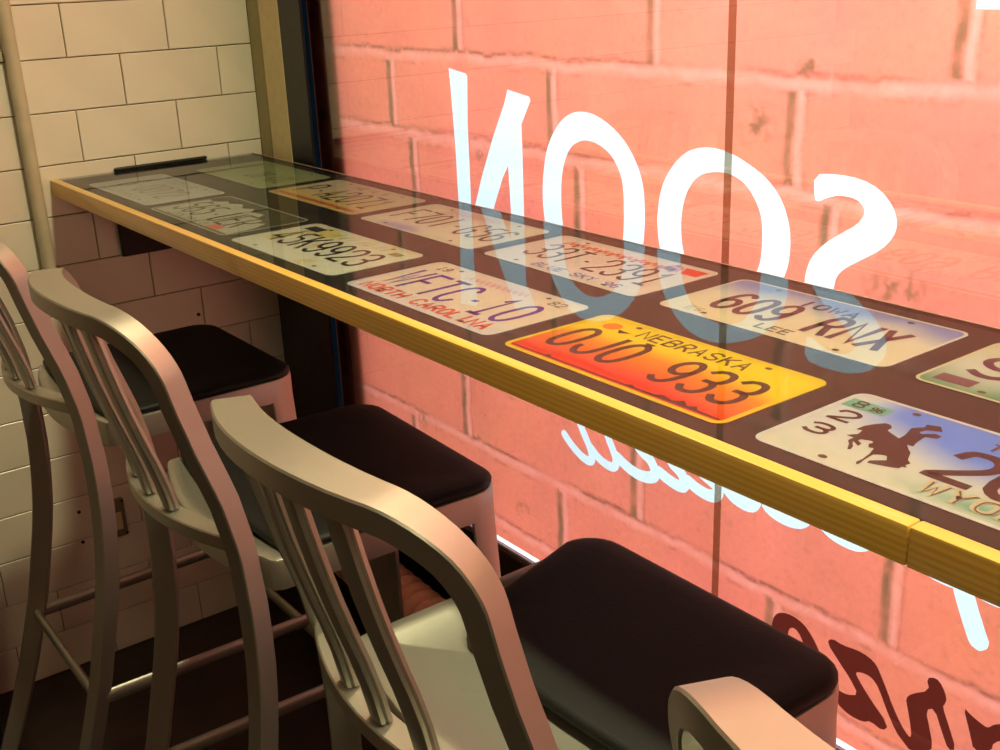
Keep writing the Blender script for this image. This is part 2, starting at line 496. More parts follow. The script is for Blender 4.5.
# bright steel bead along the foot of the glass
M_BEAD = principled('steel_bead', (0.80, 0.88, 0.95), 0.35, metal=0.3, noise_scale=50, var=0.05)
child_box('glazing_bead', M_BEAD, win, 0.241, 2.90, 0.480, 0.4838, H - 0.6585, H - 0.6525)
child_box('sill', M_DARKWALL, win, 0.149, 2.95, 0.470, 0.484, H - 0.680, H - 0.6590)
M_LEDGE = principled('daylight_ledge_white', (0.85, 0.88, 0.9), 0.6, noise_scale=30, var=0.04)
child_box('daylight_ledge', M_LEDGE, win, 0.19, 2.90, 0.4886, 0.66, H - 0.6572, H - 0.6545)  # added ledge, white to catch daylight as a bright line under the film
child_box('gap_light_block', M_BLACK, win, 0.02, 2.95, 0.4395, 0.4600, H - 0.045, H - 0.030)  # added strip, hidden below the counter; blocks lamp light leaking onto the trim


# ------------------------------------------------------------------ the printed window film
def chaikin(p, n=1, closed=True):
    p = [tuple(q) for q in p]
    for _ in range(n):
        out = [] if closed else [p[0]]
        m = len(p)
        for i in range(m if closed else m - 1):
            a, b = p[i], p[(i + 1) % m]
            out.append((0.75 * a[0] + 0.25 * b[0], 0.75 * a[1] + 0.25 * b[1]))
            out.append((0.25 * a[0] + 0.75 * b[0], 0.25 * a[1] + 0.75 * b[1]))
        if not closed:
            out.append(p[-1])
        p = out
    return p


def ribbon_outline(path, w, taper=None):
    path = chaikin(path, 2, False)
    n = len(path)
    L_, R_ = [], []
    for i, (x, z) in enumerate(path):
        a, b = path[max(0, i - 1)], path[min(n - 1, i + 1)]
        dx, dz = b[0] - a[0], b[1] - a[1]
        d = math.hypot(dx, dz) or 1
        L_.append((x - dz / d * w / 2, z + dx / d * w / 2))
        R_.append((x + dz / d * w / 2, z - dx / d * w / 2))
    def cap(c, p):
        a0 = math.atan2(p[1] - c[1], p[0] - c[0])
        return [(c[0] + math.cos(a0 - k * math.pi / 6) * w / 2, c[1] + math.sin(a0 - k * math.pi / 6) * w / 2) for k in range(1, 6)]
    return L_ + cap(path[-1], L_[-1]) + R_[::-1] + cap(path[0], R_[0])


def mirror_ring(pts, zc):
    up = [q for q in pts if q[1] >= zc + 0.002]
    return up + [(x, 2 * zc - z) for x, z in up[::-1]]


def in_poly(px, pz, poly):
    inside = np.zeros(px.shape, bool)
    n = len(poly)
    j = n - 1
    for i in range(n):
        xi, zi = poly[i]
        xj, zj = poly[j]
        if zi != zj:
            c = ((zi > pz) != (zj > pz)) & (px < (xj - xi) * (pz - zi) / (zj - zi) + xi)
            inside ^= c
        j = i
    return inside


def near_path(px, pz, path, w):
    path = chaikin(path, 2, False)
    best = np.full(px.shape, 1e9)
    for a, b in zip(path, path[1:]):
        dx, dz = b[0] - a[0], b[1] - a[1]
        t = np.clip(((px - a[0]) * dx + (pz - a[1]) * dz) / (dx * dx + dz * dz + 1e-12), 0, 1)
        best = np.minimum(best, np.hypot(px - a[0] - t * dx, pz - a[1] - t * dz))
    return best <= w / 2 * 0.999


LET = []      # (name, rings, test, material)
ZC = 0.022
LET.append(('letter_n', [N_LEFT, N_RIGHT], lambda x, z: in_poly(x, z, N_LEFT) | in_poly(x, z, N_RIGHT), 'w'))
for o_, i_ in ((O1_OUT, O1_IN), (O2_OUT, O2_IN)):
    ro, ri = chaikin(mirror_ring(o_, ZC), 2), chaikin(mirror_ring(i_, ZC), 2)
    LET.append(('letter_o', [ro, ri], (lambda ro, ri: lambda x, z: in_poly(x, z, ro) & ~in_poly(x, z, ri))(ro, ri), 'w'))
sp = chaikin(S_OUT, 1)
LET.append(('letter_s', [sp], lambda x, z: in_poly(x, z, sp), 'w'))
cr_ = [(1.663, 0.3088), (1.84, 0.3088), (1.84, 0.352), (1.76, 0.352), (1.72, 0.56), (1.68, 0.56)]
LET.append(('letter_stroke', [cr_], lambda x, z: in_poly(x, z, cr_), 'w'))
SW = 0.0140
for s_ in (SCRIPT_0, SCRIPT_1, SCRIPT_2, SCRIPT_3, SCRIPT_4):
    tail = [s_[-1], (s_[-1][0] - 0.02, s_[-1][1] + 0.06)]
    w_ = SW * (1.15 if s_ in (SCRIPT_0, SCRIPT_1) else 1.40)
    path = list(s_) + tail[1:]
    LET.append(('script_stroke', [ribbon_outline(path, w_)],
                (lambda p, w: lambda x, z: near_path(x, z, p, w))(path, w_), 'w'))
for l_ in (LOBE_0, LOBE_1, LOBE_2, P_CURVE_0, P_CURVE_1):
    q_ = chaikin(l_, 1)
    LET.append(('script_stroke', [q_], (lambda q: lambda x, z: in_poly(x, z, q))(q_), 'w'))
LET.append(('script_stroke', [ribbon_outline(P_STEM, 0.027)], lambda x, z: near_path(x, z, P_STEM, 0.027), 'w'))
for l_ in (DARK_0, DARK_1, DARK_2):
    q_ = chaikin(l_, 1)
    LET.append(('dark_script_stroke', [q_], (lambda q: lambda x, z: in_poly(x, z, q))(q_), 'r'))
dot_ = [(1.4230 + 0.006 * math.cos(a * math.pi / 6), -0.5450 + 0.006 * math.sin(a * math.pi / 6)) for a in range(12)]
LET.append(('dark_script_stroke', [dot_], lambda x, z: in_poly(x, z, dot_), 'r'))

_rng = np.random.default_rng(11)
_lat = _rng.random((256, 256))


def vnoise(x, z, s, off=0):
    u, v = x * s + 37.3 + off, z * s + 91.7 + off * 1.7
    i, j = np.floor(u).astype(int), np.floor(v).astype(int)
    fu, fv = u - i, v - j
    fu, fv = fu * fu * (3 - 2 * fu), fv * fv * (3 - 2 * fv)
    g = lambda a, b: _lat[a % 256, b % 256]
    return (g(i, j) * (1 - fu) + g(i + 1, j) * fu) * (1 - fv) + (g(i, j + 1) * (1 - fu) + g(i + 1, j + 1) * fu) * fv


def fbm(x, z, s, off=0, o=4):
    t, a, n = 0, 1.0, 0
    for k in range(o):
        t = t + a * vnoise(x, z, s * 2 ** k, off + 13 * k)
        n += a
        a *= 0.55
    return t / n


# courses of the printed bricks: joint heights and where the upright joints fall
ZK = [-0.744, -0.6035, -0.4629, -0.3224, -0.1818, -0.0382, 0.0993, 0.2367, 0.3752, 0.5157, 0.6563, 0.7968, 0.9374, 1.0779, 1.2184, 1.359, 1.4943]
PH = {0: 0.74, 1: 0.977, 2: 0.700, 3: 0.95, 4: 0.72, 5: 0.572, 6: 0.512, 7: 0.7290, 8: 0.50, 9: 0.73, 10: 0.52, 11: 0.75, 12: 0.52, 13: 0.73, 14: 0.5, 15: 0.73}


def brick_colour(x, z):
    xw = x + 0.010 * (fbm(x, z, 22, 5) - 0.5)
    zw = z + 0.012 * (fbm(x, z, 18, 3) - 0.5) + 0.005 * (fbm(x, z, 60, 8, 2) - 0.5)
    base = np.stack([np.full(x.shape, 0.80), np.full(x.shape, 0.208), np.full(x.shape, 0.130)], -1)
    mott = fbm(x, z, 9, 1, 5)
    base *= (0.90 + 0.20 * mott)[..., None]
    base[..., 1] *= 0.92 + 0.22 * fbm(x, z, 5, 31)
    base[..., 2] *= 0.90 + 0.30 * fbm(x, z, 6, 41)
    # paint run and pits
    pit = np.clip((fbm(x, z, 140, 77, 2) - 0.70) * 6, 0, 1)
    base *= (1 - 0.12 * pit)[..., None]
    grey = np.array([0.23, 0.115, 0.055])
    dark = np.array([0.26, 0.075, 0.045])
    pink = np.array([0.92, 0.38, 0.30])
    def mixin(col, m):
        return base * (1 - m)[..., None] + col * m[..., None]
    rag = fbm(x, z, 45, 61, 3)
    lowf = fbm(x, z, 6, 93, 2)
    for k, zk in enumerate(ZK):
        d = zw - zk
        # lighter ridge of mortar under the joint, dark drawn line above it
        base = mixin(pink, np.clip(1 - np.abs(d + 0.012) / 0.012, 0, 1) * (0.15 + 0.65 * rag))
        line = np.exp(-((d + 0.0015) / 0.0028) ** 2) * np.clip(0.25 + 1.7 * (lowf - 0.32), 0.15, 0.85)
        base = mixin(dark, line)
        line2 = np.exp(-((d + 0.025) / 0.0018) ** 2) * np.clip(1.5 * (rag - 0.45), 0, 0.4)
        base = mixin(dark, line2)
        if k in PH and k + 1 < len(ZK):
            row = (zw > zk - 0.002) & (zw < ZK[k + 1] - 0.020)
            per = 0.461
            e = (xw - PH[k] + per / 2) % per - per / 2
            v = np.where(row, 1.0, 0.0)
            base = mixin(pink, v * np.clip(1 - np.abs(e - 0.013) / 0.010, 0, 1) * (0.35 + 0.5 * rag))
            base = mixin(grey, v * np.exp(-((e + 0.001) / 0.0072) ** 4) * np.clip(0.35 + 1.0 * rag, 0, 0.9))
            base = mixin(dark, v * np.exp(-((e - 0.022) / 0.0016) ** 2) * 0.35)
    # chipped, scribbled patches in the print
    for cx, cz, rr, st in ((1.379, 0.169, 0.031, 0.9), (1.600, -0.003, 0.047, 0.8), (0.791, 0.070, 0.019, 0.8), (1.4555, 0.2447, 0.015, 1.3), (0.55, -0.485, 0.02, 0.8), (0.87, -0.56, 0.02, 0.8), (1.03, -0.40, 0.014, 0.9)):
        r = np.hypot(x - cx, (z - cz) * 1.1) / rr
        m = np.clip(1.25 - r, 0, 1) * np.clip((fbm(x, z, 110, 17, 3) - 0.42) * 5, 0, 1) * st
        base = mixin(grey, np.clip(m, 0, 0.85))
    return np.clip(base, 0, 0.97)


def build_film():
    from mathutils.geometry import delaunay_2d_cdt
    X0, X1, Z0, Z1 = 0.2155, 2.90, -0.646, 1.35
    xs_f, zs_f = np.arange(0.32, 1.84, 0.0048), np.arange(-0.643, 0.345, 0.0048)
    gx, gz = np.meshgrid(xs_f, zs_f)
    rng = np.random.default_rng(5)
    gx = gx + rng.uniform(-0.0008, 0.0008, gx.shape)
    gz = gz + rng.uniform(-0.0008, 0.0008, gz.shape)
    pts = list(zip(gx.ravel().tolist(), gz.ravel().tolist()))
    cx, cz = np.meshgrid(np.arange(X0 + 0.01, X1, 0.018), np.arange(Z0 + 0.004, Z1, 0.018))
    m = ~((cx > 0.315) & (cx < 1.845) & (cz < 0.35))
    pts += list(zip(cx[m].tolist(), cz[m].tolist()))
    n0 = len(pts)
    pts += [(X0, Z0), (X1, Z0), (X1, Z1), (X0, Z1)]
    edges = [(n0, n0 + 1), (n0 + 1, n0 + 2), (n0 + 2, n0 + 3), (n0 + 3, n0)]
    for name, rings, test, mt in LET:
        for r in rings:
            s = len(pts)
            pts += [tuple(q) for q in r]
            edges += [(s + i, s + (i + 1) % len(r)) for i in range(len(r))]
    vv, ee, ff, *_ = delaunay_2d_cdt([Vector(p) for p in pts], edges, [], 0, 1e-6, False)
    V = np.array([(v[0], v[1]) for v in vv])
    F = np.array([f for f in ff if len(f) == 3], dtype=np.int32)
    cen = V[F].mean(axis=1)
    owner = np.full(len(F), -1)
    for i, (name, rings, test, mt) in enumerate(LET):
        a = np.array([q for r in rings for q in r])
        lo, hi = a.min(0), a.max(0)
        cand = np.where((owner < 0) & (cen[:, 0] > lo[0]) & (cen[:, 0] < hi[0]) & (cen[:, 1] > lo[1]) & (cen[:, 1] < hi[1]))[0]
        if len(cand):
            hit = test(cen[cand, 0], cen[cand, 1])
            owner[cand[hit]] = i

    def make(name, tris, mat, parent=None, colour=False):
        used, inv = np.unique(tris, return_inverse=True)
        P = V[used]
        me = bpy.data.meshes.new(name)
        me.vertices.add(len(used))
        co = np.stack([P[:, 0], np.full(len(P), 0.4902), P[:, 1] + H], -1).astype(np.float32)
        me.vertices.foreach_set('co', co.ravel())
        me.loops.add(len(tris) * 3)
        me.loops.foreach_set('vertex_index', inv.reshape(-1).astype(np.int32))
        me.polygons.add(len(tris))
        me.polygons.foreach_set('loop_start', np.arange(0, len(tris) * 3, 3, dtype=np.int32))
        me.update(calc_edges=True)
        if colour:
            c = np.ones((len(P), 4), np.float32)
            c[:, :3] = brick_colour(P[:, 0], P[:, 1])
            at = me.color_attributes.new('Col', 'FLOAT_COLOR', 'POINT')
            at.data.foreach_set('color', c.ravel())
        me.materials.append(mat)
        return link(bpy.data.objects.new(name, me), parent)

    film = make('window_film', F[owner < 0], M_FILM, None, True)
    tag(film, 'large backlit window print of salmon painted bricks with white mirrored lettering', 'window graphic')
    for i, (name, rings, test, mt) in enumerate(LET):
        t = F[owner == i]
        if len(t):
            o = make(name, t, M_FILMW if mt == 'w' else M_FILMR, film)
            if mt == 'r':
                o['label'] = 'dark red mirrored script stroke'
            else:
                o['label'] = 'white mirrored lettering stroke'
    return film


film = build_film()
# dark seal where the two glass panes butt together
m, nt, N, L, b = new_mat('brown_seam')
N.remove(b)
tr = N.new('ShaderNodeBsdfTransparent')
tr.inputs[0].default_value = (0.66, 0.52, 0.36, 1)
df = N.new('ShaderNodeBsdfDiffuse')
df.inputs[0].default_value = (0.07, 0.03, 0.02, 1)
mx = N.new('ShaderNodeMixShader')
mx.inputs[0].default_value = 0.45
L.new(tr.outputs[0], mx.inputs[1])
L.new(df.outputs[0], mx.inputs[2])
L.new(mx.outputs[0], N['Material Output'].inputs[0])
M_SEAM = m
bm = bmesh.new()
vs = [bm.verts.new(q) for q in ((1.3300, 0.4892, H - 0.652), (1.3432, 0.4892, H - 0.652), (1.3432, 0.4892, H + 1.35), (1.3300, 0.4892, H + 1.35))]
bm.faces.new(vs)
o = mesh_obj('glass_joint', bm, M_SEAM, win)
o.matrix_parent_inverse = Matrix.Translation(-win.location)

# ------------------------------------------------------------------ the counter
CX1 = 3.1
CD = 0.4365
counter = empty('bar_counter', (1.5, 0.2, H - 0.03))
tag(counter, 'long glass-topped bar counter with yellow oak front edge running along the window', 'counter')


def adopt(o, parent):
    o.parent = parent
    o.matrix_parent_inverse = Matrix.Translation(-parent.location)
    return o


bm = bmesh.new()
box(bm, 0.0, CX1, 0.016, CD, H - 0.030, H - 0.0043)
adopt(mesh_obj('backing_board', bm, M_BOARD), counter)
for x0, x1, mt in ((0.0, 1.949, M_WOOD), (1.950, CX1, M_WOOD2)):
    bm = bmesh.new()
    box(bm, x0, x1, 0.0, 0.0155, H - 0.031, H + 0.0005, bev=0.0016)
    o = adopt(mesh_obj('oak_edging', bm, mt, smooth=30), counter)
bm = bmesh.new()
box(bm, 0.001, CX1, 0.0162, CD, H - 0.0022, H)
for f in bm.faces:
    f.material_index = 0 if f.calc_center_median().z > H - 0.0005 else 1
g = adopt(mesh_obj('glass_top', bm, [M_GLASSTOP, M_GLASSBODY]), counter)
g['label'] = 'clear glass sheet reflecting the window'
# pale strip at the back of the glass, painted in as its edge highlight
M_EDGE_HL = principled('painted_edge_highlight', (0.62, 0.46, 0.36), 0.5, noise_scale=50, var=0.05)
bm = bmesh.new()
box(bm, 0.001, CX1, CD - 0.0002, CD + 0.0010, H - 0.0003, H + 0.0004)
adopt(mesh_obj('edge_highlight', bm, M_EDGE_HL), counter)
bm = bmesh.new()
box(bm, 0.001, CX1, CD, CD + 0.0015, H - 0.030, H - 0.0004)
adopt(mesh_obj('rear_edging', bm, M_BOARD), counter)

# ------------------------------------------------------------------ licence plates
PW, PHT = 0.3048, 0.1524


def srgb(r, g, b):
    f = lambda c: (c / 255 / 12.92) if c / 255 <= 0.04045 else ((c / 255 + 0.055) / 1.055) ** 2.4
    return np.clip(np.array([f(r), f(g) * 1.02, f(b) * 1.55]) * 0.80, 0, 0.92)   # picked under warm lamps


GL = {
 '0': [[(.3, 0), (.7, 0), (1, .2), (1, .8), (.7, 1), (.3, 1), (0, .8), (0, .2), (.3, 0)]],
 '1': [[(.2, .8), (.5, 1), (.5, 0)], [(.15, 0), (.85, 0)]],
 '2': [[(0, .75), (.1, .95), (.35, 1), (.7, 1), (1, .85), (1, .6), (.6, .35), (0, .05), (0, 0), (1, 0)]],
 '3': [[(0, .85), (.25, 1), (.75, 1), (1, .85), (1, .62), (.75, .52), (.35, .52)], [(.75, .52), (1, .4), (1, .15), (.75, 0), (.25, 0), (0, .15)]],
 '4': [[(.75, 0), (.75, 1), (0, .3), (1, .3)]],
 '5': [[(1, 1), (.1, 1), (.05, .58), (.7, .62), (1, .45), (1, .18), (.7, 0), (.25, 0), (0, .15)]],
 '6': [[(.95, .88), (.7, 1), (.3, 1), (0, .75), (0, .2), (.3, 0), (.7, 0), (1, .18), (1, .4), (.7, .57), (.3, .57), (0, .4)]],
 '7': [[(0, 1), (1, 1), (.4, 0)]],
 '8': [[(.3, .53), (0, .7), (.05, .9), (.3, 1), (.7, 1), (.95, .9), (1, .7), (.7, .53), (.3, .53), (0, .35), (0, .12), (.3, 0), (.7, 0), (1, .12), (1, .35), (.7, .53)]],
 '9': [[(1, .6), (.7, .43), (.3, .43), (0, .6), (0, .82), (.3, 1), (.7, 1), (1, .8), (1, .25), (.7, 0), (.3, 0), (.05, .12)]],
 'A': [[(0, 0), (.5, 1), (1, 0)], [(.2, .35), (.8, .35)]],
 'B': [[(0, 0), (0, 1), (.7, 1), (.95, .85), (.95, .65), (.7, .53), (0, .53)], [(.7, .53), (1, .38), (1, .15), (.7, 0), (0, 0)]],
 'C': [[(1, .8), (.75, 1), (.3, 1), (0, .8), (0, .2), (.3, 0), (.75, 0), (1, .2)]],
 'E': [[(1, 1), (0, 1), (0, 0), (1, 0)], [(0, .52), (.8, .52)]],
 'F': [[(1, 1), (0, 1), (0, 0)], [(0, .52), (.8, .52)]],
 'G': [[(1, .8), (.75, 1), (.3, 1), (0, .8), (0, .2), (.3, 0), (.75, 0), (1, .2), (1, .5), (.55, .5)]],
 'H': [[(0, 0), (0, 1)], [(1, 0), (1, 1)], [(0, .52), (1, .52)]],
 'I': [[(.5, 0), (.5, 1)]],
 'J': [[(1, 1), (1, .2), (.7, 0), (.3, 0), (0, .2), (0, .3)]],
 'K': [[(0, 0), (0, 1)], [(1, 1), (0, .45)], [(.3, .6), (1, 0)]],
 'L': [[(0, 1), (0, 0), (1, 0)]],
 'M': [[(0, 0), (0, 1), (.5, .4), (1, 1), (1, 0)]],
 'N': [[(0, 0), (0, 1), (1, 0), (1, 1)]],
 'O': [[(.3, 0), (.7, 0), (1, .2), (1, .8), (.7, 1), (.3, 1), (0, .8), (0, .2), (.3, 0)]],
 'P': [[(0, 0), (0, 1), (.7, 1), (1, .85), (1, .6), (.7, .45), (0, .45)]],
 'R': [[(0, 0), (0, 1), (.7, 1), (1, .85), (1, .62), (.7, .48), (0, .48)], [(.5, .48), (1, 0)]],
 'S': [[(1, .83), (.75, 1), (.25, 1), (0, .83), (0, .65), (.3, .52), (.7, .48), (1, .35), (1, .17), (.75, 0), (.25, 0), (0, .17)]],
 'T': [[(0, 1), (1, 1)], [(.5, 1), (.5, 0)]],
 'U': [[(0, 1), (0, .2), (.3, 0), (.7, 0), (1, .2), (1, 1)]],
 'W': [[(0, 1), (.22, 0), (.5, .7), (.78, 0), (1, 1)]],
 'X': [[(0, 0), (1, 1)], [(0, 1), (1, 0)]],
 'Y': [[(0, 1), (.5, .5), (1, 1)], [(.5, .5), (.5, 0)]],
 '.': [[(.4, .45), (.6, .45)]],
 '-': [[(.1, .5), (.9, .5)]],
}


def stroke(bm, path, w, z):
    n = len(path)
    closed = n > 2 and math.hypot(path[0][0] - path[-1][0], path[0][1] - path[-1][1]) < 1e-6
    prev = None
    first = None
    for i, (x, y) in enumerate(path):
        if closed and i in (0, n - 1):
            a, b = path[-2], path[1]
        else:
            a, b = path[max(0, i - 1)], path[min(n - 1, i + 1)]
        d1 = Vector((x - a[0], y - a[1]))
        d2 = Vector((b[0] - x, b[1] - y))
        d1 = d1.normalized() if d1.length > 1e-9 else d2.normalized()
        d2 = d2.normalized() if d2.length > 1e-9 else d1
        t = d1 + d2
        t = t.normalized() if t.length > 1e-6 else d1
        k = min(1.6, 1 / max(0.4, t.dot(d1)))
        nx, ny = -t.y * w / 2 * k, t.x * w / 2 * k
        ex = ey = 0
        if not closed and i in (0, n - 1):
            s = -1 if i == 0 else 1
            ex, ey = t.x * w * 0.3 * s, t.y * w * 0.3 * s
        cur = (bm.verts.new((x + nx + ex, y + ny + ey, z)), bm.verts.new((x - nx + ex, y - ny + ey, z)))
        if prev:
            bm.faces.new((prev[0], prev[1], cur[1], cur[0]))
        prev = cur


SPLIT = None


def text_on(bm_,  s, x0, x1, y0, h, w, z, aspect=None, round_=1, slant=0.0):
    """characters spread from x0 to x1 with their feet on y0"""
    cell = (x1 - x0) / max(1, len(s))
    for k, ch in enumerate(s):
        if ch not in GL:
            continue
        bm = bmesh.new() if SPLIT else bm_
        cw = cell * (0.66 if aspect is None else aspect)
        ox = x0 + (k + 0.5) * cell - cw / 2
        for p in GL[ch]:
            q = [(ox + u * cw + slant * v * h, y0 + v * h) for u, v in p]
            cl = len(p) > 2 and p[0] == p[-1]
            if ch in '02356890OCGSUJPRB' and len(q) > 3:
                if cl:
                    q = chaikin(q[:-1], round_, True)
                    q.append(q[0])
                else:
                    q = chaikin(q, round_, False)
            stroke(bm, q, w, z)
        if SPLIT:
            mesh_obj(SPLIT[2], bm, SPLIT[1], SPLIT[0])


def disc(bm, x, y, r, z, n=10, sx=1.0):
    bm.faces.new([bm.verts.new((x + r * sx * math.cos(2 * math.pi * k / n), y + r * math.sin(2 * math.pi * k / n), z)) for k in range(n)])


def poly(bm, pts, z):
    bm.faces.new([bm.verts.new((x, y, z)) for x, y in pts])


INK = {}


def ink(name, c, rough=0.5):
    if name not in INK:
        INK[name] = principled('ink_' + name, tuple(float(v) for v in c), rough, noise_scale=90, var=0.08)
    return INK[name]


def plate(x, y, rot, label, colf, border, nx=72, ny=36):
    root = empty('licence_plate', (x, y, H - 0.0042), rot)
    tag(root, label, 'licence plate', 'licence plates under the counter glass')
    z1 = 0.0008
    rad = 0.013

    def rr(u, v):
        X, Y = u * PW, v * PHT
        cx = rad if X < rad else (PW - rad if X > PW - rad else None)
        cy = rad if Y < rad else (PHT - rad if Y > PHT - rad else None)
        if cx is not None and cy is not None:
            a, b_ = X - cx, Y - cy
            d = math.hypot(a, b_)
            if d > 1e-9:
                k = max(abs(a), abs(b_)) / d
                X, Y = cx + a * k, cy + b_ * k
        return X, Y
    bm = bmesh.new()
    us = sorted(set([i / nx for i in range(nx + 1)] + [rad / PW * k / 5 for k in range(6)] + [1 - rad / PW * k / 5 for k in range(6)]))
    vs_ = sorted(set([i / ny for i in range(ny + 1)] + [rad / PHT * k / 5 for k in range(6)] + [1 - rad / PHT * k / 5 for k in range(6)]))
    grid = [[bm.verts.new((*rr(u, v), z1)) for u in us] for v in vs_]
    for j in range(len(vs_) - 1):
        for i in range(len(us) - 1):
            bm.faces.new((grid[j][i], grid[j][i + 1], grid[j + 1][i + 1], grid[j + 1][i]))
    loop = grid[0][:] + [r[-1] for r in grid[1:]] + grid[-1][-2::-1] + [r[0] for r in grid[-2:0:-1]]
    low = [bm.verts.new((v.co.x, v.co.y, 0)) for v in loop]
    n = len(loop)
    for k in range(n):
        bm.faces.new((loop[(k + 1) % n], loop[k], low[k], low[(k + 1) % n]))
    bm.verts.index_update()
    P = np.array([(v.co.x / PW, v.co.y / PHT) for v in bm.verts])
    c = np.ones((len(P), 4), np.float32)
    c[:, :3] = colf(P[:, 0], P[:, 1])
    me = bpy.data.meshes.new('plate_blank')
    bm.to_mesh(me)
    bm.free()
    at = me.color_attributes.new('Col', 'FLOAT_COLOR', 'POINT')
    at.data.foreach_set('color', c.ravel())
    me.materials.append(M_PRINT)
    link(bpy.data.objects.new('plate_blank', me), root)
    if border is not None:
        bm = bmesh.new()
        def ring(inset):
            out = []
            r = max(0.002, rad - inset)
            for cx, cy, a0 in ((PW - rad, PHT - rad, 0), (rad, PHT - rad, 90), (rad, rad, 180), (PW - rad, rad, 270)):
                for k in range(7):
                    a = math.radians(a0 + 15 * k)
                    out.append((cx + r * math.cos(a), cy + r * math.sin(a)))
            return out
        bcol, ins, wid = border
        A_ = [bm.verts.new((*q, z1 + 0.0003)) for q in ring(ins)]
        B_ = [bm.verts.new((*q, z1 + 0.0003)) for q in ring(ins + wid)]
        for k in range(len(A_)):
            bm.faces.new((A_[k], A_[(k + 1) % len(A_)], B_[(k + 1) % len(A_)], B_[k]))
        mesh_obj('rim', bm, ink(*bcol), root)
    for hx in (0.064, PW - 0.064):
        for hy in (0.0125, PHT - 0.0125):
            bm = bmesh.new()
            disc(bm, hx, hy, 0.0032, z1 + 0.0003, sx=1.3)
            mesh_obj('bolt_hole', bm, ink('hole', (0.06, 0.035, 0.025)), root)
    return root, z1 + 0.0002


def lerp(a, b, t):
    t = np.clip(t, 0, 1)[..., None]
    return a * (1 - t) + b * t


def flat(c):
    return lambda u, v: np.broadcast_to(c, u.shape + (3,)).copy() if False else np.tile(c, (len(u), 1))


def marks(root, z, name, inkname, col, fn):
    global SPLIT
    if name in ('number', 'state_name'):
        SPLIT = (root, ink(inkname, col), 'character' if name == 'number' else 'state_name_letter')
        bm = bmesh.new()
        fn(bm, z)
        bm.free()
        SPLIT = None
        return None
    bm = bmesh.new()
    fn(bm, z)
    o = mesh_obj(name, bm, ink(inkname, col), root)
    if name not in ('horse_and_rider', 'sticker', 'sun', 'mountain_shape'):
        o['kind'] = 'stuff'
    return o


CREAM = srgb(226, 216, 178)
BLK = (0.028, 0.012, 0.016)

# --- front row, from the tiled wall towards the camera
r_, z_ = plate(0.0900, 0.0445, 0.01, 'pale washed-out plate at the tiled-wall end, front row', lambda u, v: lerp(srgb(205, 198, 165), srgb(190, 186, 160), v), (('creamrim', srgb(214, 208, 178)), 0.0, 0.003))
marks(r_, z_, 'number', 'greyink', (0.22, 0.19, 0.15), lambda bm, z: text_on(bm, 'G.0072', 0.04, 0.265, 0.042, 0.062, 0.006, z))
marks(r_, z_, 'small_lettering', 'greyink2', (0.28, 0.24, 0.18), lambda bm, z: (text_on(bm, 'OOIS', 0.09, 0.215, 0.122, 0.016, 0.003, z), text_on(bm, 'LINCOLN', 0.08, 0.22, 0.012, 0.012, 0.002, z)))


def mtn(u, v):
    c = np.tile(srgb(62, 66, 44), (len(u), 1))
    return c


r_, z_ = plate(0.4222, 0.0414, 0.008, 'dark green plate with a pale jagged mountain shape reading 565 UER', mtn, (('palerim', srgb(178, 176, 142)), 0.001, 0.004))
marks(r_, z_, 'mountain_shape', 'palegreen', srgb(196, 194, 154), lambda bm, z: poly(bm, [(.008, .010), (.297, .010), (.297, .020), (.290, .060), (.272, .088), (.262, .080), (.245, .104), (.226, .094), (.206, .118), (.170, .112), (.150, .128), (.128, .116), (.096, .132), (.070, .118), (.052, .126), (.030, .104), (.008, .112)], z))
marks(r_, z_ + 0.0003, 'number', 'darkgreenink', (0.035, 0.05, 0.03), lambda bm, z: text_on(bm, '565.UER', 0.020, 0.262, 0.034, 0.064, 0.0062, z))
marks(r_, z_ + 0.0003, 'sticker', 'redsticker', srgb(232, 110, 82), lambda bm, z: poly(bm, [(.215, .010), (.252, .010), (.252, .030), (.215, .030)], z))
marks(r_, z_ + 0.0003, 'small_lettering', 'greyink3', (0.12, 0.13, 0.08), lambda bm, z: text_on(bm, 'COLORADO', 0.07, 0.20, 0.012, 0.013, 0.0022, z))


def yb(u, v):
    c = lerp(srgb(225, 222, 180), srgb(220, 214, 168), v)
    n = fbm(u * 2, v, 3.2, 7, 3)
    c = c * (1 - np.clip((n - 0.56) * 7, 0, 1) * 0.75)[..., None] + srgb(214, 190, 70) * (np.clip((n - 0.56) * 7, 0, 1) * 0.75)[..., None]
    return c


r_, z_ = plate(0.7534, 0.0414, 0.012, 'pale yellow blotched plate reading 45K9923 with a navy square sticker', yb, (('yellowrim', srgb(226, 222, 184)), 0.0, 0.0022))
marks(r_, z_, 'number', 'black', BLK, lambda bm, z: text_on(bm, '45K9923', 0.022, 0.284, 0.046, 0.062, 0.0070, z, slant=-0.1))
marks(r_, z_ + 0.0003, 'sticker', 'navy', (0.008, 0.008, 0.035), lambda bm, z: poly(bm, [(.020, .117), (.059, .117), (.059, .137), (.020, .137)], z))
marks(r_, z_, 'small_lettering', 'blackthin', (0.14, 0.11, 0.05), lambda bm, z: [stroke(bm, [(.10 + .022 * k, .122), (.108 + .022 * k + .006 * (k % 2), .138)], .0016, z) for k in range(7)])
marks(r_, z_, 'year_sticker', 'olive', srgb(150, 142, 70), lambda bm, z: poly(bm, [(.258, .118), (.282, .118), (.282, .132), (.258, .132)], z))


def nc(u, v):
    c = lerp(srgb(216, 208, 190), srgb(228, 208, 168), v * 3)
    g = np.exp(-((v - 0.86) / 0.09) ** 2) * np.clip(1 - np.abs(u - 0.55) / 0.3, 0, 1) * 0.7
    return c * (1 - g)[..., None] + srgb(206, 184, 186) * g[..., None]


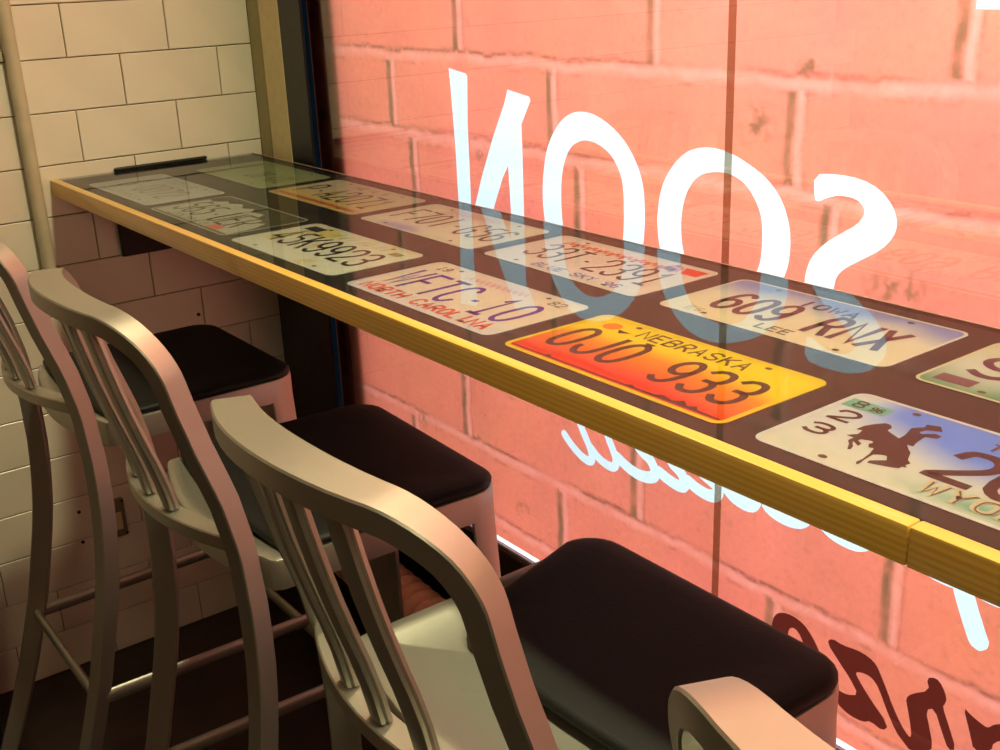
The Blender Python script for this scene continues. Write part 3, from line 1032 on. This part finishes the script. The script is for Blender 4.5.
r_, z_ = plate(1.0987, 0.0425, 0.006, 'cream plate with purple WFTC 10 over red NORTH CAROLINA', nc, (('ncrim', srgb(214, 210, 192)), 0.0, 0.0025))
marks(r_, z_, 'number', 'purple', srgb(84, 42, 140), lambda bm, z: text_on(bm, 'WFTC.1O', 0.018, 0.280, 0.041, 0.068, 0.0072, z))
marks(r_, z_, 'state_name', 'redorange', srgb(232, 84, 50), lambda bm, z: text_on(bm, 'NORTH CAROLINA', 0.018, 0.282, 0.0115, 0.020, 0.0048, z))
marks(r_, z_, 'year_digits', 'brownthin', (0.10, 0.06, 0.06), lambda bm, z: (text_on(bm, '19', 0.026, 0.052, 0.124, 0.014, 0.0022, z), text_on(bm, '82', 0.254, 0.282, 0.124, 0.014, 0.0022, z)))
marks(r_, z_, 'motto', 'pinkthin', srgb(222, 130, 110), lambda bm, z: [stroke(bm, [(.095 + .011 * k, .122), (.101 + .011 * k, .134), (.105 + .011 * k, .124)], .0018, z) for k in range(11)])


def neb(u, v):
    red, org, yel = srgb(238, 52, 20), srgb(244, 140, 20), srgb(242, 208, 10)
    t = v + 0.30 * np.clip((u - 0.62) * 1.6, 0, 1) + 0.10 * (0.5 - u)
    c = lerp(red, org, (t - 0.18) / 0.35)
    c = np.where((t > 0.53)[..., None], lerp(org, yel, (t - 0.53) / 0.18), c)
    return c


r_, z_ = plate(1.4323, 0.0409, 0.007, 'bright yellow and red sunset plate reading NEBRASKA 0JO 933', neb, (('nebrim', srgb(240, 200, 24)), 0.0, 0.0060))
marks(r_, z_, 'number', 'maroon', (0.055, 0.012, 0.012), lambda bm, z: text_on(bm, '0JO 933', 0.018, 0.282, 0.039, 0.064, 0.0078, z))
marks(r_, z_, 'state_name', 'darkgold', (0.10, 0.055, 0.015), lambda bm, z: text_on(bm, 'NEBRASKA', 0.078, 0.229, 0.118, 0.021, 0.0034, z))
marks(r_, z_, 'sun', 'sun', srgb(246, 130, 10), lambda bm, z: disc(bm, 0.039, 0.124, 0.0105, z, 20, 1.15))
marks(r_, z_, 'skyline', 'maroon', (0.055, 0.012, 0.012), lambda bm, z: (poly(bm, [(.008, .009), (.296, .009), (.296, .0115), (.268, .013), (.262, .019), (.255, .0135), (.245, .021), (.238, .013), (.222, .018), (.216, .013), (.190, .012), (.184, .016), (.178, .0115), (.008, .0112)], z), poly(bm, [(.060, .112), (.072, .120), (.052, .121)], z), poly(bm, [(.112, .102), (.120, .111), (.104, .111)], z)))


def wy(u, v):
    c = lerp(srgb(218, 210, 170), srgb(206, 206, 188), v * 1.5)
    e = v - 0.40 - 0.10 * np.sin(u * 9) - 0.28 * np.clip(0.30 - u, 0, 1)
    sky = np.clip(e * 3.4, 0, 1) * np.clip((u - 0.06) * 8, 0, 1)
    c = lerp(c, srgb(92, 140, 205), sky)
    gr = np.exp(-((v - 0.13) / 0.09) ** 2) * np.clip((u - 0.35) * 3, 0, 0.8) * (0.6 + 0.6 * fbm(u, v, 12, 3))
    return lerp(c, srgb(72, 160, 120), gr)


r_, z_ = plate(1.7697, 0.0437, 0.012, 'blue sky plate with a brown bucking horse and rider beside 23', wy, (('wyrim', srgb(216, 212, 188)), 0.0, 0.0042))
HORSE = [(0.0505, 0.0611), (0.0557, 0.0694), (0.0536, 0.0783), (0.0486, 0.0768), (0.0489, 0.0874), (0.0525, 0.097), (0.0574, 0.105), (0.0626, 0.1049), (0.0669, 0.0999), (0.0673, 0.0931), (0.0725, 0.0904), (0.0833, 0.0856), (0.0824, 0.0956), (0.0776, 0.1115), (0.0841, 0.1207), (0.0818, 0.1268), (0.0922, 0.1312), (0.0995, 0.1222), (0.0887, 0.1161), (0.087, 0.1087), (0.09, 0.1065), (0.0977, 0.1148), (0.1041, 0.1136), (0.1042, 0.1071), (0.0955, 0.1031), (0.0975, 0.0876), (0.1001, 0.0799), (0.0948, 0.0794), (0.1018, 0.0714), (0.1057, 0.0679), (0.1121, 0.0547), (0.1172, 0.0504), (0.1164, 0.0447), (0.1201, 0.0414), (0.1161, 0.0404), (0.1166, 0.0362), (0.1089, 0.0326), (0.1001, 0.0292), (0.094, 0.0275), (0.093, 0.0324), (0.1015, 0.0422), (0.097, 0.0493), (0.0919, 0.0478), (0.0882, 0.0438), (0.0897, 0.0302), (0.0914, 0.0222), (0.0905, 0.0188), (0.0875, 0.0229), (0.0877, 0.0306), (0.0854, 0.0432), (0.0815, 0.0545), (0.0776, 0.0529), (0.0734, 0.0589), (0.0747, 0.063), (0.0721, 0.0655), (0.0642, 0.0623), (0.0634, 0.0587), (0.0696, 0.0548), (0.0703, 0.0491), (0.0621, 0.0546), (0.0638, 0.0511), (0.0684, 0.0455), (0.0703, 0.0398), (0.0685, 0.0377), (0.063, 0.0475), (0.0581, 0.053), (0.0577, 0.0607)]
marks(r_, z_, 'horse_and_rider', 'darkbrown', (0.040, 0.012, 0.012), lambda bm, z: poly(bm, HORSE, z))
marks(r_, z_, 'number', 'darkbrown', (0.040, 0.012, 0.012), lambda bm, z: (text_on(bm, '2', 0.014, 0.037, 0.083, 0.023, 0.0044, z, aspect=0.8), text_on(bm, '3', 0.014, 0.039, 0.0465, 0.021, 0.0044, z, aspect=0.75), text_on(bm, '20', 0.130, 0.216, 0.044, 0.060, 0.0098, z, aspect=0.74)))
marks(r_, z_, 'sticker', 'greensticker', srgb(98, 176, 140), lambda bm, z: poly(bm, [(.0055, .114), (.047, .1150), (.047, .134), (.0055, .1345)], z))
marks(r_, z_ + 0.0003, 'sticker_digit', 'darkgreen', (0.03, 0.05, 0.03), lambda bm, z: (text_on(bm, '8', 0.0115, 0.026, 0.118, 0.014, 0.0026, z), text_on(bm, '96', 0.030, 0.043, 0.119, 0.009, 0.0018, z)))
marks(r_, z_ + 0.0002, 'state_name', 'tan', srgb(208, 190, 138), lambda bm, z: text_on(bm, 'WYOMING', 0.143, 0.290, 0.014, 0.021, 0.0060, z))
marks(r_, z_ + 0.0004, 'state_name_outline', 'brownthin', (0.10, 0.06, 0.06), lambda bm, z: text_on(bm, 'WYOMING', 0.1445, 0.2915, 0.013, 0.021, 0.0016, z))
marks(r_, z_, 'small_lettering', 'maroonthin', (0.12, 0.05, 0.07), lambda bm, z: text_on(bm, 'THE', 0.140, 0.176, 0.116, 0.014, 0.003, z))

# --- back row against the window
r_, z_ = plate(0.0981, 0.2619, 0.0, 'pale green faded plate in the back row by the tiled wall', lambda u, v: lerp(srgb(170, 172, 110), srgb(150, 160, 100), fbm(u * 2, v, 5)), (('grnrim', srgb(176, 176, 124)), 0.0, 0.0025))
marks(r_, z_, 'number', 'mossink', (0.06, 0.08, 0.03), lambda bm, z: text_on(bm, '28.A71', 0.14, 0.28, 0.045, 0.05, 0.006, z))


def org(u, v):
    c = lerp(srgb(222, 190, 92), srgb(214, 198, 150), v * 1.4)
    g = np.exp(-((v - 0.12) / 0.06) ** 2)
    return lerp(c, srgb(214, 150, 60), g * 0.7)


r_, z_ = plate(0.4323, 0.2599, 0.004, 'orange-tinted plate reading P A2071 in the back row', org, (('orgrim', srgb(226, 200, 150)), 0.0, 0.0030))
marks(r_, z_, 'number', 'black', BLK, lambda bm, z: text_on(bm, 'P.A2071', 0.022, 0.284, 0.040, 0.068, 0.0066, z))
marks(r_, z_, 'sticker', 'redthin', srgb(190, 90, 50), lambda bm, z: poly(bm, [(.018, .013), (.284, .013), (.284, .022), (.018, .022)], z))
marks(r_, z_, 'small_lettering', 'brownthin', (0.10, 0.06, 0.06), lambda bm, z: text_on(bm, 'NEVADA', 0.10, 0.21, 0.124, 0.014, 0.0026, z))


def fl(u, v):
    c = np.tile(srgb(226, 208, 166), (len(u), 1))
    g = np.exp(-(((u - 0.34) / 0.16) ** 4 + ((v - 0.10) / 0.09) ** 2))
    c = lerp(c, srgb(176, 160, 180), g)
    g = np.exp(-(((u - 0.45) / 0.22) ** 4 + ((v - 0.87) / 0.09) ** 2))
    return lerp(c, srgb(214, 150, 140), g * 0.8)


r_, z_ = plate(0.7661, 0.2579, 0.003, 'cream plate reading F70I G56 with a lilac patch along its front', fl, (('creamrim2', srgb(226, 210, 172)), 0.0, 0.0022))
marks(r_, z_, 'number', 'maroon2', (0.10, 0.03, 0.035), lambda bm, z: text_on(bm, 'F70I.G56', 0.020, 0.288, 0.046, 0.064, 0.0062, z))

r_, z_ = plate(1.0987, 0.2589, -0.004, 'cream plate reading 33T 2391 with orange script and a red corner', lambda u, v: lerp(srgb(224, 206, 176), srgb(228, 198, 168), v), (('creamrim3', srgb(226, 206, 174)), 0.0, 0.0022))
marks(r_, z_, 'number', 'plumink', (0.085, 0.03, 0.06), lambda bm, z: text_on(bm, '33T.2391', 0.030, 0.282, 0.044, 0.062, 0.0058, z))
marks(r_, z_, 'script', 'orangeink', srgb(236, 112, 74), lambda bm, z: [stroke(bm, chaikin([(.040 + .0235 * k, .112), (.046 + .0235 * k, .134), (.052 + .0235 * k, .116), (.060 + .0235 * k, .130), (.0635 + .0235 * k, .112)], 1, False), .0046, z) for k in range(9)])
marks(r_, z_, 'sticker', 'redbright', srgb(228, 50, 28), lambda bm, z: poly(bm, [(.268, .116), (.294, .116), (.294, .140), (.256, .140)], z))
marks(r_, z_, 'lilac_sticker', 'lilac', srgb(214, 140, 160), lambda bm, z: poly(bm, [(.232, .116), (.262, .116), (.252, .140), (.232, .140)], z))
marks(r_, z_, 'small_lettering', 'blueink', srgb(110, 120, 170), lambda bm, z: text_on(bm, 'BLUE SKY 96', 0.095, 0.262, 0.012, 0.015, 0.0028, z))


def ia(u, v):
    n = 0.06 * np.sin(u * 14)
    c = lerp(srgb(226, 206, 150), srgb(222, 208, 170), v * 1.6)
    return lerp(c, srgb(128, 142, 178), np.clip((v - 0.60 + n) * 3.2, 0, 1))


r_, z_ = plate(1.4396, 0.2590, 0.0055, 'cream plate with blue top reading IOWA 609 RNX', ia, (('iarim', srgb(226, 212, 178)), 0.0, 0.0038))
marks(r_, z_, 'number', 'plum', (0.085, 0.018, 0.055), lambda bm, z: text_on(bm, '609 RNX', 0.040, 0.272, 0.039, 0.064, 0.0086, z))
marks(r_, z_, 'state_name', 'navyink', (0.05, 0.03, 0.10), lambda bm, z: text_on(bm, 'IOWA', 0.112, 0.192, 0.110, 0.019, 0.0046, z))
marks(r_, z_, 'county_name', 'greenink', (0.06, 0.08, 0.05), lambda bm, z: text_on(bm, 'LEE', 0.132, 0.178, 0.014, 0.015, 0.0032, z))
marks(r_, z_, 'small_lettering', 'dullgreen', srgb(170, 160, 100), lambda bm, z: text_on(bm, 'DES', 0.020, 0.058, 0.012, 0.012, 0.0022, z))


def gr(u, v):
    c = lerp(srgb(70, 140, 84), srgb(206, 204, 170), np.clip((v - 0.02 + 0.10 * np.sin(u * 11)) * 2.2, 0, 1))
    return lerp(c, srgb(216, 200, 140), (v - 0.55) * 2)


r_, z_ = plate(1.7752, 0.2579, 0.004, 'green-edged plate with a maroon corner block and large 9, cut off by the frame', gr, (('grrim', srgb(222, 204, 150)), 0.0, 0.0035))
marks(r_, z_, 'number', 'plum', (0.085, 0.018, 0.055), lambda bm, z: text_on(bm, '9', 0.020, 0.070, 0.050, 0.060, 0.0095, z, aspect=0.8))
marks(r_, z_, 'sticker', 'maroonblock', srgb(112, 62, 62), lambda bm, z: poly(bm, [(.013, .0145), (.050, .0145), (.050, .034), (.013, .034)], z))


# ------------------------------------------------------------------ bar stools
def interp(tab, z):
    if z >= tab[0][0]:
        return tab[0][1]
    for (z0, y0), (z1, y1) in zip(tab, tab[1:]):
        if z >= z1:
            t = (z - z0) / (z1 - z0)
            return y0 + (y1 - y0) * t
    return tab[-1][1]


def smooth_tab(tab, n=3):
    tab = [tuple(t) for t in tab]
    for _ in range(n):
        tab = [tab[0]] + [((a[0] + 2 * b[0] + c[0]) / 4, (a[1] + 2 * b[1] + c[1]) / 4) for a, b, c in zip(tab, tab[1:], tab[2:])] + [tab[-1]]
    return tab


# side profile of the back posts and back legs: forward edge y against height (relative to the counter top)
PROF = [(0.06, -0.246), (0.03, -0.240), (0.0, -0.232), (-0.06, -0.219), (-0.12, -0.203), (-0.19, -0.181), (-0.26, -0.167), (-0.35, -0.162),
        (-0.44, -0.165), (-0.53, -0.176), (-0.60, -0.189), (-0.73, -0.219), (-0.84, -0.252), (-0.95, -0.292), (-1.08, -0.345)]
BOW = 0.050
HW = 0.19
BAR_D, BAR_T = 0.034, 0.022


def back_point(u, z):
    """mid-surface of the curved back at sideways offset u and height z (relative to counter top)"""
    yf = interp(PROF, z)
    bow = BOW * min(1.0, max(0.0, (z + 0.55) / 0.25)) if z < -0.3 else BOW
    s = max(-1.0, min(1.0, u / HW))
    y = yf - BAR_D / 2 - bow * (1 - s * s)
    slope = 2 * BOW * s / HW
    n = Vector((-slope, 1, 0)).normalized()       # towards the sitter
    return Vector((u, y, z + H)), n


def sweep(bm, path, sec_t, sec_d, bev=0.0016, close_ends=True):
    """path: list of (u, z). rectangular bar: thickness sec_t in the back's surface, depth sec_d across it"""
    P = [back_point(u, z) for u, z in path]
    rings = []
    for i, (p, n) in enumerate(P):
        t = (P[min(i + 1, len(P) - 1)][0] - P[max(i - 1, 0)][0]).normalized()
        s = t.cross(n).normalized()
        nn = s.cross(t).normalized()
        tt = sec_t[i] if isinstance(sec_t, list) else sec_t
        dd = sec_d[i] if isinstance(sec_d, list) else sec_d
        a, b_ = tt / 2, dd / 2
        q = [(a - bev, b_), (a, b_ - bev), (a, -b_ + bev), (a - bev, -b_), (-a + bev, -b_), (-a, -b_ + bev), (-a, b_ - bev), (-a + bev, b_)]
        rings.append([bm.verts.new(p + s * x + nn * y) for x, y in q])
    for r0, r1 in zip(rings, rings[1:]):
        for k in range(8):
            bm.faces.new((r0[k], r0[(k + 1) % 8], r1[(k + 1) % 8], r1[k]))
    if close_ends:
        bm.faces.new(rings[0])
        bm.faces.new(rings[-1][::-1])


SEAT_Z = -0.283


def seat_outline(inset=0.0, n_c=6, yr=-0.160, bow=0.032):
    """rounded seat plan, counter-clockwise, with a bowed rear edge"""
    hwf, hwr, yf = 0.190 - inset, 0.190 - inset, 0.178 - inset
    yr = yr + inset
    rc = max(0.008, 0.048 - inset)
    rr_ = max(0.004, 0.016 - inset)
    pts = []
    for cx, cy, a0, r in ((hwf - rc, yf - rc, 0, rc), (-hwf + rc, yf - rc, 90, rc)):
        for k in range(n_c + 1):
            a = math.radians(a0 + 90 * k / n_c)
            pts.append((cx + r * math.cos(a), cy + r * math.sin(a)))
    for k in range(n_c + 1):
        a = math.radians(180 + 80 * k / n_c)
        pts.append((-hwr + rr_ + rr_ * math.cos(a), yr + rr_ + rr_ * math.sin(a)))
    for k in range(1, 12):
        s = -1 + 2 * k / 12
        pts.append((s * (hwr - rr_), yr - bow * (1 - s * s)))
    for k in range(n_c + 1):
        a = math.radians(280 + 80 * k / n_c)
        pts.append((hwr - rr_ + rr_ * math.cos(a), yr + rr_ + rr_ * math.sin(a)))
    return pts


def loft(bm, rings, cap0=True, cap1=True):
    R = [[bm.verts.new(p) for p in r] for r in rings]
    n = len(R[0])
    for r0, r1 in zip(R, R[1:]):
        for k in range(n):
            bm.faces.new((r0[k], r0[(k + 1) % n], r1[(k + 1) % n], r1[k]))
    if cap0:
        bm.faces.new(R[0][::-1])
    if cap1:
        bm.faces.new(R[-1])


def make_stool(name, x, label, pad_rear=-0.140, dy=0.0, rz=0.0, nip=0.0):
    root = empty(name, (x, dy, 0.0), rz)
    tag(root, label, 'bar stool', 'aluminium bar stools along the counter')
    # top of the back: one bar bent over the top and down both sides to the seat
    path = []
    hu = HW - BAR_T / 2
    zt = 0.037
    rad = 0.070
    zs = -0.295
    nseg = 10
    for k in range(nseg + 1):
        path.append((-hu, zs + (zt - BAR_T / 2 - rad - zs) * k / nseg))
    for k in range(1, 13):
        a = math.radians(180 - 90 * k / 12)
        path.append((-hu + rad + rad * math.cos(a), zt - BAR_T / 2 - rad + rad * math.sin(a)))
    m_ = len(path)
    for k in range(1, 10):
        s = k / 10
        u = (-hu + rad) + 2 * (hu - rad) * s
        path.append((u, zt - BAR_T / 2 + 0.006 * math.sin(math.pi * s)))
    path += [(-u, z) for u, z in path[:m_][::-1]]
    wd = []
    for u, z in path:
        wd.append(0.030 + 0.012 * (max(0.0, 1 - (u / 0.165) ** 2) if z > -0.05 else 0.0))
    bm = bmesh.new()
    sweep(bm, path, BAR_T, wd)
    mesh_obj('back_frame', bm, M_ALU, root, smooth=38)
    # three upright slats, each a fluted channel
    for u0 in (-0.064, 0.0, 0.064):
        bm = bmesh.new()
        prof = [(-0.0105, -0.005), (-0.0065, -0.0062), (0.0065, -0.0062), (0.0105, -0.005), (0.0115, -0.0015), (0.0085, 0.0), (0.0115, 0.002),
                (0.0105, 0.0065), (0.006, 0.0072), (0.0042, 0.0035), (-0.0042, 0.0035), (-0.006, 0.0072), (-0.0105, 0.0065), (-0.0115, 0.002), (-0.0085, 0.0), (-0.0115, -0.0015)]
        rings = []
        for k in range(9):
            z = -0.236 + (0.262) * k / 8
            p, n = back_point(u0, z)
            s = Vector((n.y, -n.x, 0))
            rings.append([p + s * a + n * (b_ + 0.002) for a, b_ in prof])
        loft(bm, rings)
        mesh_obj('slat', bm, M_ALU, root, smooth=25)
    # lower rail that carries the slats
    bm = bmesh.new()
    sweep(bm, [(-hu + 2 * hu * k / 16, -0.248) for k in range(17)], 0.019, 0.026)
    mesh_obj('lower_rail', bm, M_ALU, root, smooth=38)
    # seat pan: apron, rolled rim and a shallow dish
    bm = bmesh.new()
    rings = []
    for inset, dz in ((0.0, -0.040), (0.0, -0.039), (0.0, -0.004), (0.0015, -0.001), (0.004, 0.0), (0.016, 0.0), (0.022, -0.002), (0.040, -0.007), (0.075, -0.011), (0.125, -0.012)):
        rings.append([(x_, y_, H + SEAT_Z + dz) for x_, y_ in seat_outline(inset)])
    loft(bm, rings, cap0=False)
    mesh_obj('seat', bm, M_ALU, root, smooth=30)
    # black pad
    bm = bmesh.new()
    rings = []
    for inset, dz in ((0.010, -0.006), (0.003, -0.003), (0.001, 0.001), (0.0015, 0.004), (0.004, 0.007), (0.010, 0.0085), (0.03, 0.0090), (0.06, 0.0080), (0.10, 0.0070)):
        o_ = seat_outline(inset, 6, pad_rear, 0.010)
        rings.append([(x_ + nip * max(0.0, -x_ / 0.19) * min(1.0, max(0.0, (-0.005 - y_) / 0.065)), y_, H + SEAT_Z + dz + 0.004 * (x_ / 0.19) ** 2) for x_, y_ in o_])
    loft(bm, rings)
    mesh_obj('seat_pad', bm, M_PAD, root, smooth=40)
    # legs
    for sgn in (-1, 1):
        bm = bmesh.new()
        pth = []
        for k in range(19):
            z = -0.292 + (-1.068 + 0.292) * k / 18
            pth.append((sgn * hu, z))
        sweep(bm, pth, BAR_T, [0.030 + 0.004 * math.sin(math.pi * k / 18) for k in range(19)])
        lg = mesh_obj('leg', bm, M_ALU, root, smooth=38)
        bm = bmesh.new()
        p, n = back_point(sgn * hu, -1.07)
        box(bm, p.x - 0.014, p.x + 0.014, p.y - 0.018, p.y + 0.018, 0.0, 0.014, bev=0.003)
        mesh_obj('foot_glide', bm, M_SOLE, lg)
        bm = bmesh.new()
        sec = []
        x_o, y_o = sgn * 0.1900, 0.1780
        rings = []
        for k in range(9):
            t = k / 8
            z = H + SEAT_Z - 0.039 - (H + SEAT_Z - 0.039 - 0.012) * t
            w = 0.054 - 0.024 * t
            ox, oy = x_o + sgn * 0.012 * t, y_o + 0.022 * t
            r = 0.048 - 0.034 * t
            ring = []
            cx, cy = ox - sgn * r, oy - r
            arc = [(cx + sgn * r * math.cos(math.radians(a)), cy + r * math.sin(math.radians(a))) for a in range(0, 91, 15)]
            ri = r - 0.006
            inner = [(cx + sgn * ri * math.cos(math.radians(a)), cy + ri * math.sin(math.radians(a))) for a in range(90, -1, -15)]
            ring = [(ox, oy - w)] + arc + [(ox - sgn * w, oy), (ox - sgn * w, oy - 0.006)] + inner + [(ox - sgn * 0.006, oy - w)]
            rings.append([(a, b_, z) for a, b_ in ring])
        loft(bm, rings)
        lg = mesh_obj('leg', bm, M_ALU, root, smooth=38)
        bm = bmesh.new()
        box(bm, *sorted((x_o + sgn * 0.013, x_o - sgn * 0.016)), y_o - 0.006, y_o + 0.022, 0.0, 0.013, bev=0.003)
        mesh_obj('foot_glide', bm, M_SOLE, lg)

    def bar(p0, p1, name='stretcher', w=0.007, h=0.013):
        bm = bmesh.new()
        p0, p1 = Vector(p0), Vector(p1)
        t = (p1 - p0).normalized()
        s = t.cross(Vector((0, 0, 1))).normalized()
        up = s.cross(t)
        sec = [(w * math.cos(math.radians(a)), h * math.sin(math.radians(a))) for a in range(0, 360, 30)]
        loft(bm, [[p + s * a + up * b_ for a, b_ in sec] for p in (p0, p1)])
        mesh_obj(name, bm, M_ALU, root, smooth=50)
    zr = H - 0.762
    yb_ = back_point(hu, -0.762)[0].y
    for sgn in (-1, 1):
        bar((sgn * (HW - 0.012), yb_, zr), (sgn * (HW - 0.004), 0.180, zr))
    bar((-0.18, 0.180, zr - 0.07), (0.18, 0.180, zr - 0.07), 'foot_rail')
    bar((-0.18, yb_, zr + 0.0), (0.18, yb_, zr + 0.0))
    return root


make_stool('bar_stool', 0.457, 'farthest bar stool, beside the tiled wall, its back cut by the left frame edge', pad_rear=-0.152, dy=0.008)
make_stool('bar_stool', 1.040, 'second bar stool from the tiled wall, under the 45K9923 plate', dy=0.016, rz=math.radians(-2.5))
make_stool('bar_stool', 1.612, 'large middle bar stool whose curved back fills the lower centre', pad_rear=-0.070, nip=0.075, dy=0.002)
make_stool('bar_stool', 2.160, 'nearest bar stool, only its rounded back top showing at the bottom edge', dy=0.012)

# ------------------------------------------------------------------ things on and by the tiled wall
pipe = empty('conduit', (0.013, -0.018, H + 0.2))
tag(pipe, 'cream painted upright pipe clipped to the tiled wall', 'pipe')
bm = bmesh.new()
tube(bm, [(0.0145, -0.034, H - 0.185), (0.0145, -0.034, CEIL - 0.005)], 0.0135, 20)
adopt(mesh_obj('tube', bm, M_PIPE, smooth=40), pipe)
bm = bmesh.new()
box(bm, 0.0005, 0.006, -0.068, -0.046, H + 0.232, H + 0.250, bev=0.001)
tube(bm, [(0.004, -0.060, H + 0.241), (0.011, -0.060, H + 0.241)], 0.0045, 10)
adopt(mesh_obj('clip', bm, M_PIPE, smooth=40), pipe)

bm = bmesh.new()
tube(bm, [(0.0050, 0.128, H + 0.0042), (0.0050, 0.131, H + 0.0042), (0.0050, 0.326, H + 0.0042), (0.0050, 0.329, H + 0.0042)], [0.0025, 0.0036, 0.0036, 0.0025], 12)
o = mesh_obj('wall_bracket_rod', bm, M_BLACK, smooth=50)
tag(o, 'thin black rod lying on the glass along the tiled wall', 'rod')

br = empty('counter_bracket', (0.02, 0.18, H - 0.12))
tag(br, 'black steel bracket under the counter on the tiled wall', 'bracket')
bm = bmesh.new()
box(bm, 0.0005, 0.012, 0.118, 0.236, H - 0.176, H - 0.031, bev=0.002)
adopt(mesh_obj('wall_plate', bm, M_BLACK), br)
bm = bmesh.new()
box(bm, 0.012, 0.22, 0.125, 0.165, H - 0.043, H - 0.031, bev=0.002)
adopt(mesh_obj('arm', bm, M_BLACK), br)

ob = empty('outlet', (0.01, 0.01, H - 0.75))
tag(ob, 'small wall outlet with a cream insert low on the tiles behind the stools', 'outlet')
bm = bmesh.new()
box(bm, 0.0005, 0.014, -0.012, 0.034, H - 0.795, H - 0.706, bev=0.003)
adopt(mesh_obj('cover', bm, M_OUTLET, smooth=40), ob)
bm = bmesh.new()
box(bm, 0.0135, 0.018, 0.002, 0.024, H - 0.776, H - 0.735, bev=0.001)
adopt(mesh_obj('insert', bm, M_CREAMPLASTIC), ob)
for yy, zz in ((0.030, -0.711), (0.031, -0.789)):
    bm = bmesh.new()
    tube(bm, [(0.013, yy, H + zz), (0.0155, yy, H + zz)], 0.003, 8)
    adopt(mesh_obj('screw', bm, M_BLACK), ob)
for yy, zz in ((-0.060, -0.714), (-0.063, -0.786), (0.236 + 0.03, -0.335)):
    bm = bmesh.new()
    tube(bm, [(0.0002, yy, H + zz), (0.002, yy, H + zz)], 0.004, 8)
    tag(mesh_obj('wall_plug', bm, M_BLACK), {0: 'upper dark wall plug left of the outlet', 1: 'lower dark wall plug left of the outlet', 2: 'dark slot in the tile just above the farthest stool seat'}[[-0.714, -0.786, -0.335].index(zz)], 'plug')

# corrugated duct along the foot of the window wall
hx = [0.270 + 0.0011 * k for k in range(0, 560)]
bm = bmesh.new()
rr2 = [0.040 + 0.013 * abs(math.sin(math.pi * k / 30)) ** 0.55 for k in range(0, 560)]
tube(bm, [(x_, 0.395, H - 0.835 - 0.06 * (x_ - 0.455)) for x_ in hx[::2]], rr2[::2], 28)
o = mesh_obj('corrugated_duct', bm, M_HOSE, smooth=50)
tag(o, 'ribbed tan duct under the window, seen through the middle stool back', 'duct')
bm = bmesh.new()
box(bm, 0.52, 0.54, 0.385, 0.471, H - 0.93, H - 0.872)
tag(adopt(mesh_obj('duct_bracket', bm, M_BLACK), o), None)

bin_ = empty('waste_bin', (0.13, -0.42, 0))
tag(bin_, 'dark navy bin at the left edge near the tiled wall', 'bin')
bm = bmesh.new()
tube(bm, [(0.13, -0.42, 0.0), (0.13, -0.42, 0.30)], [0.10, 0.115], 28)
adopt(mesh_obj('body', bm, M_NAVY, smooth=40), bin_)
bm = bmesh.new()
tube(bm, [(0.13, -0.42, 0.295), (0.13, -0.42, 0.31)], [0.119, 0.119], 28)
adopt(mesh_obj('lid', bm, M_BLACK, smooth=40), bin_)
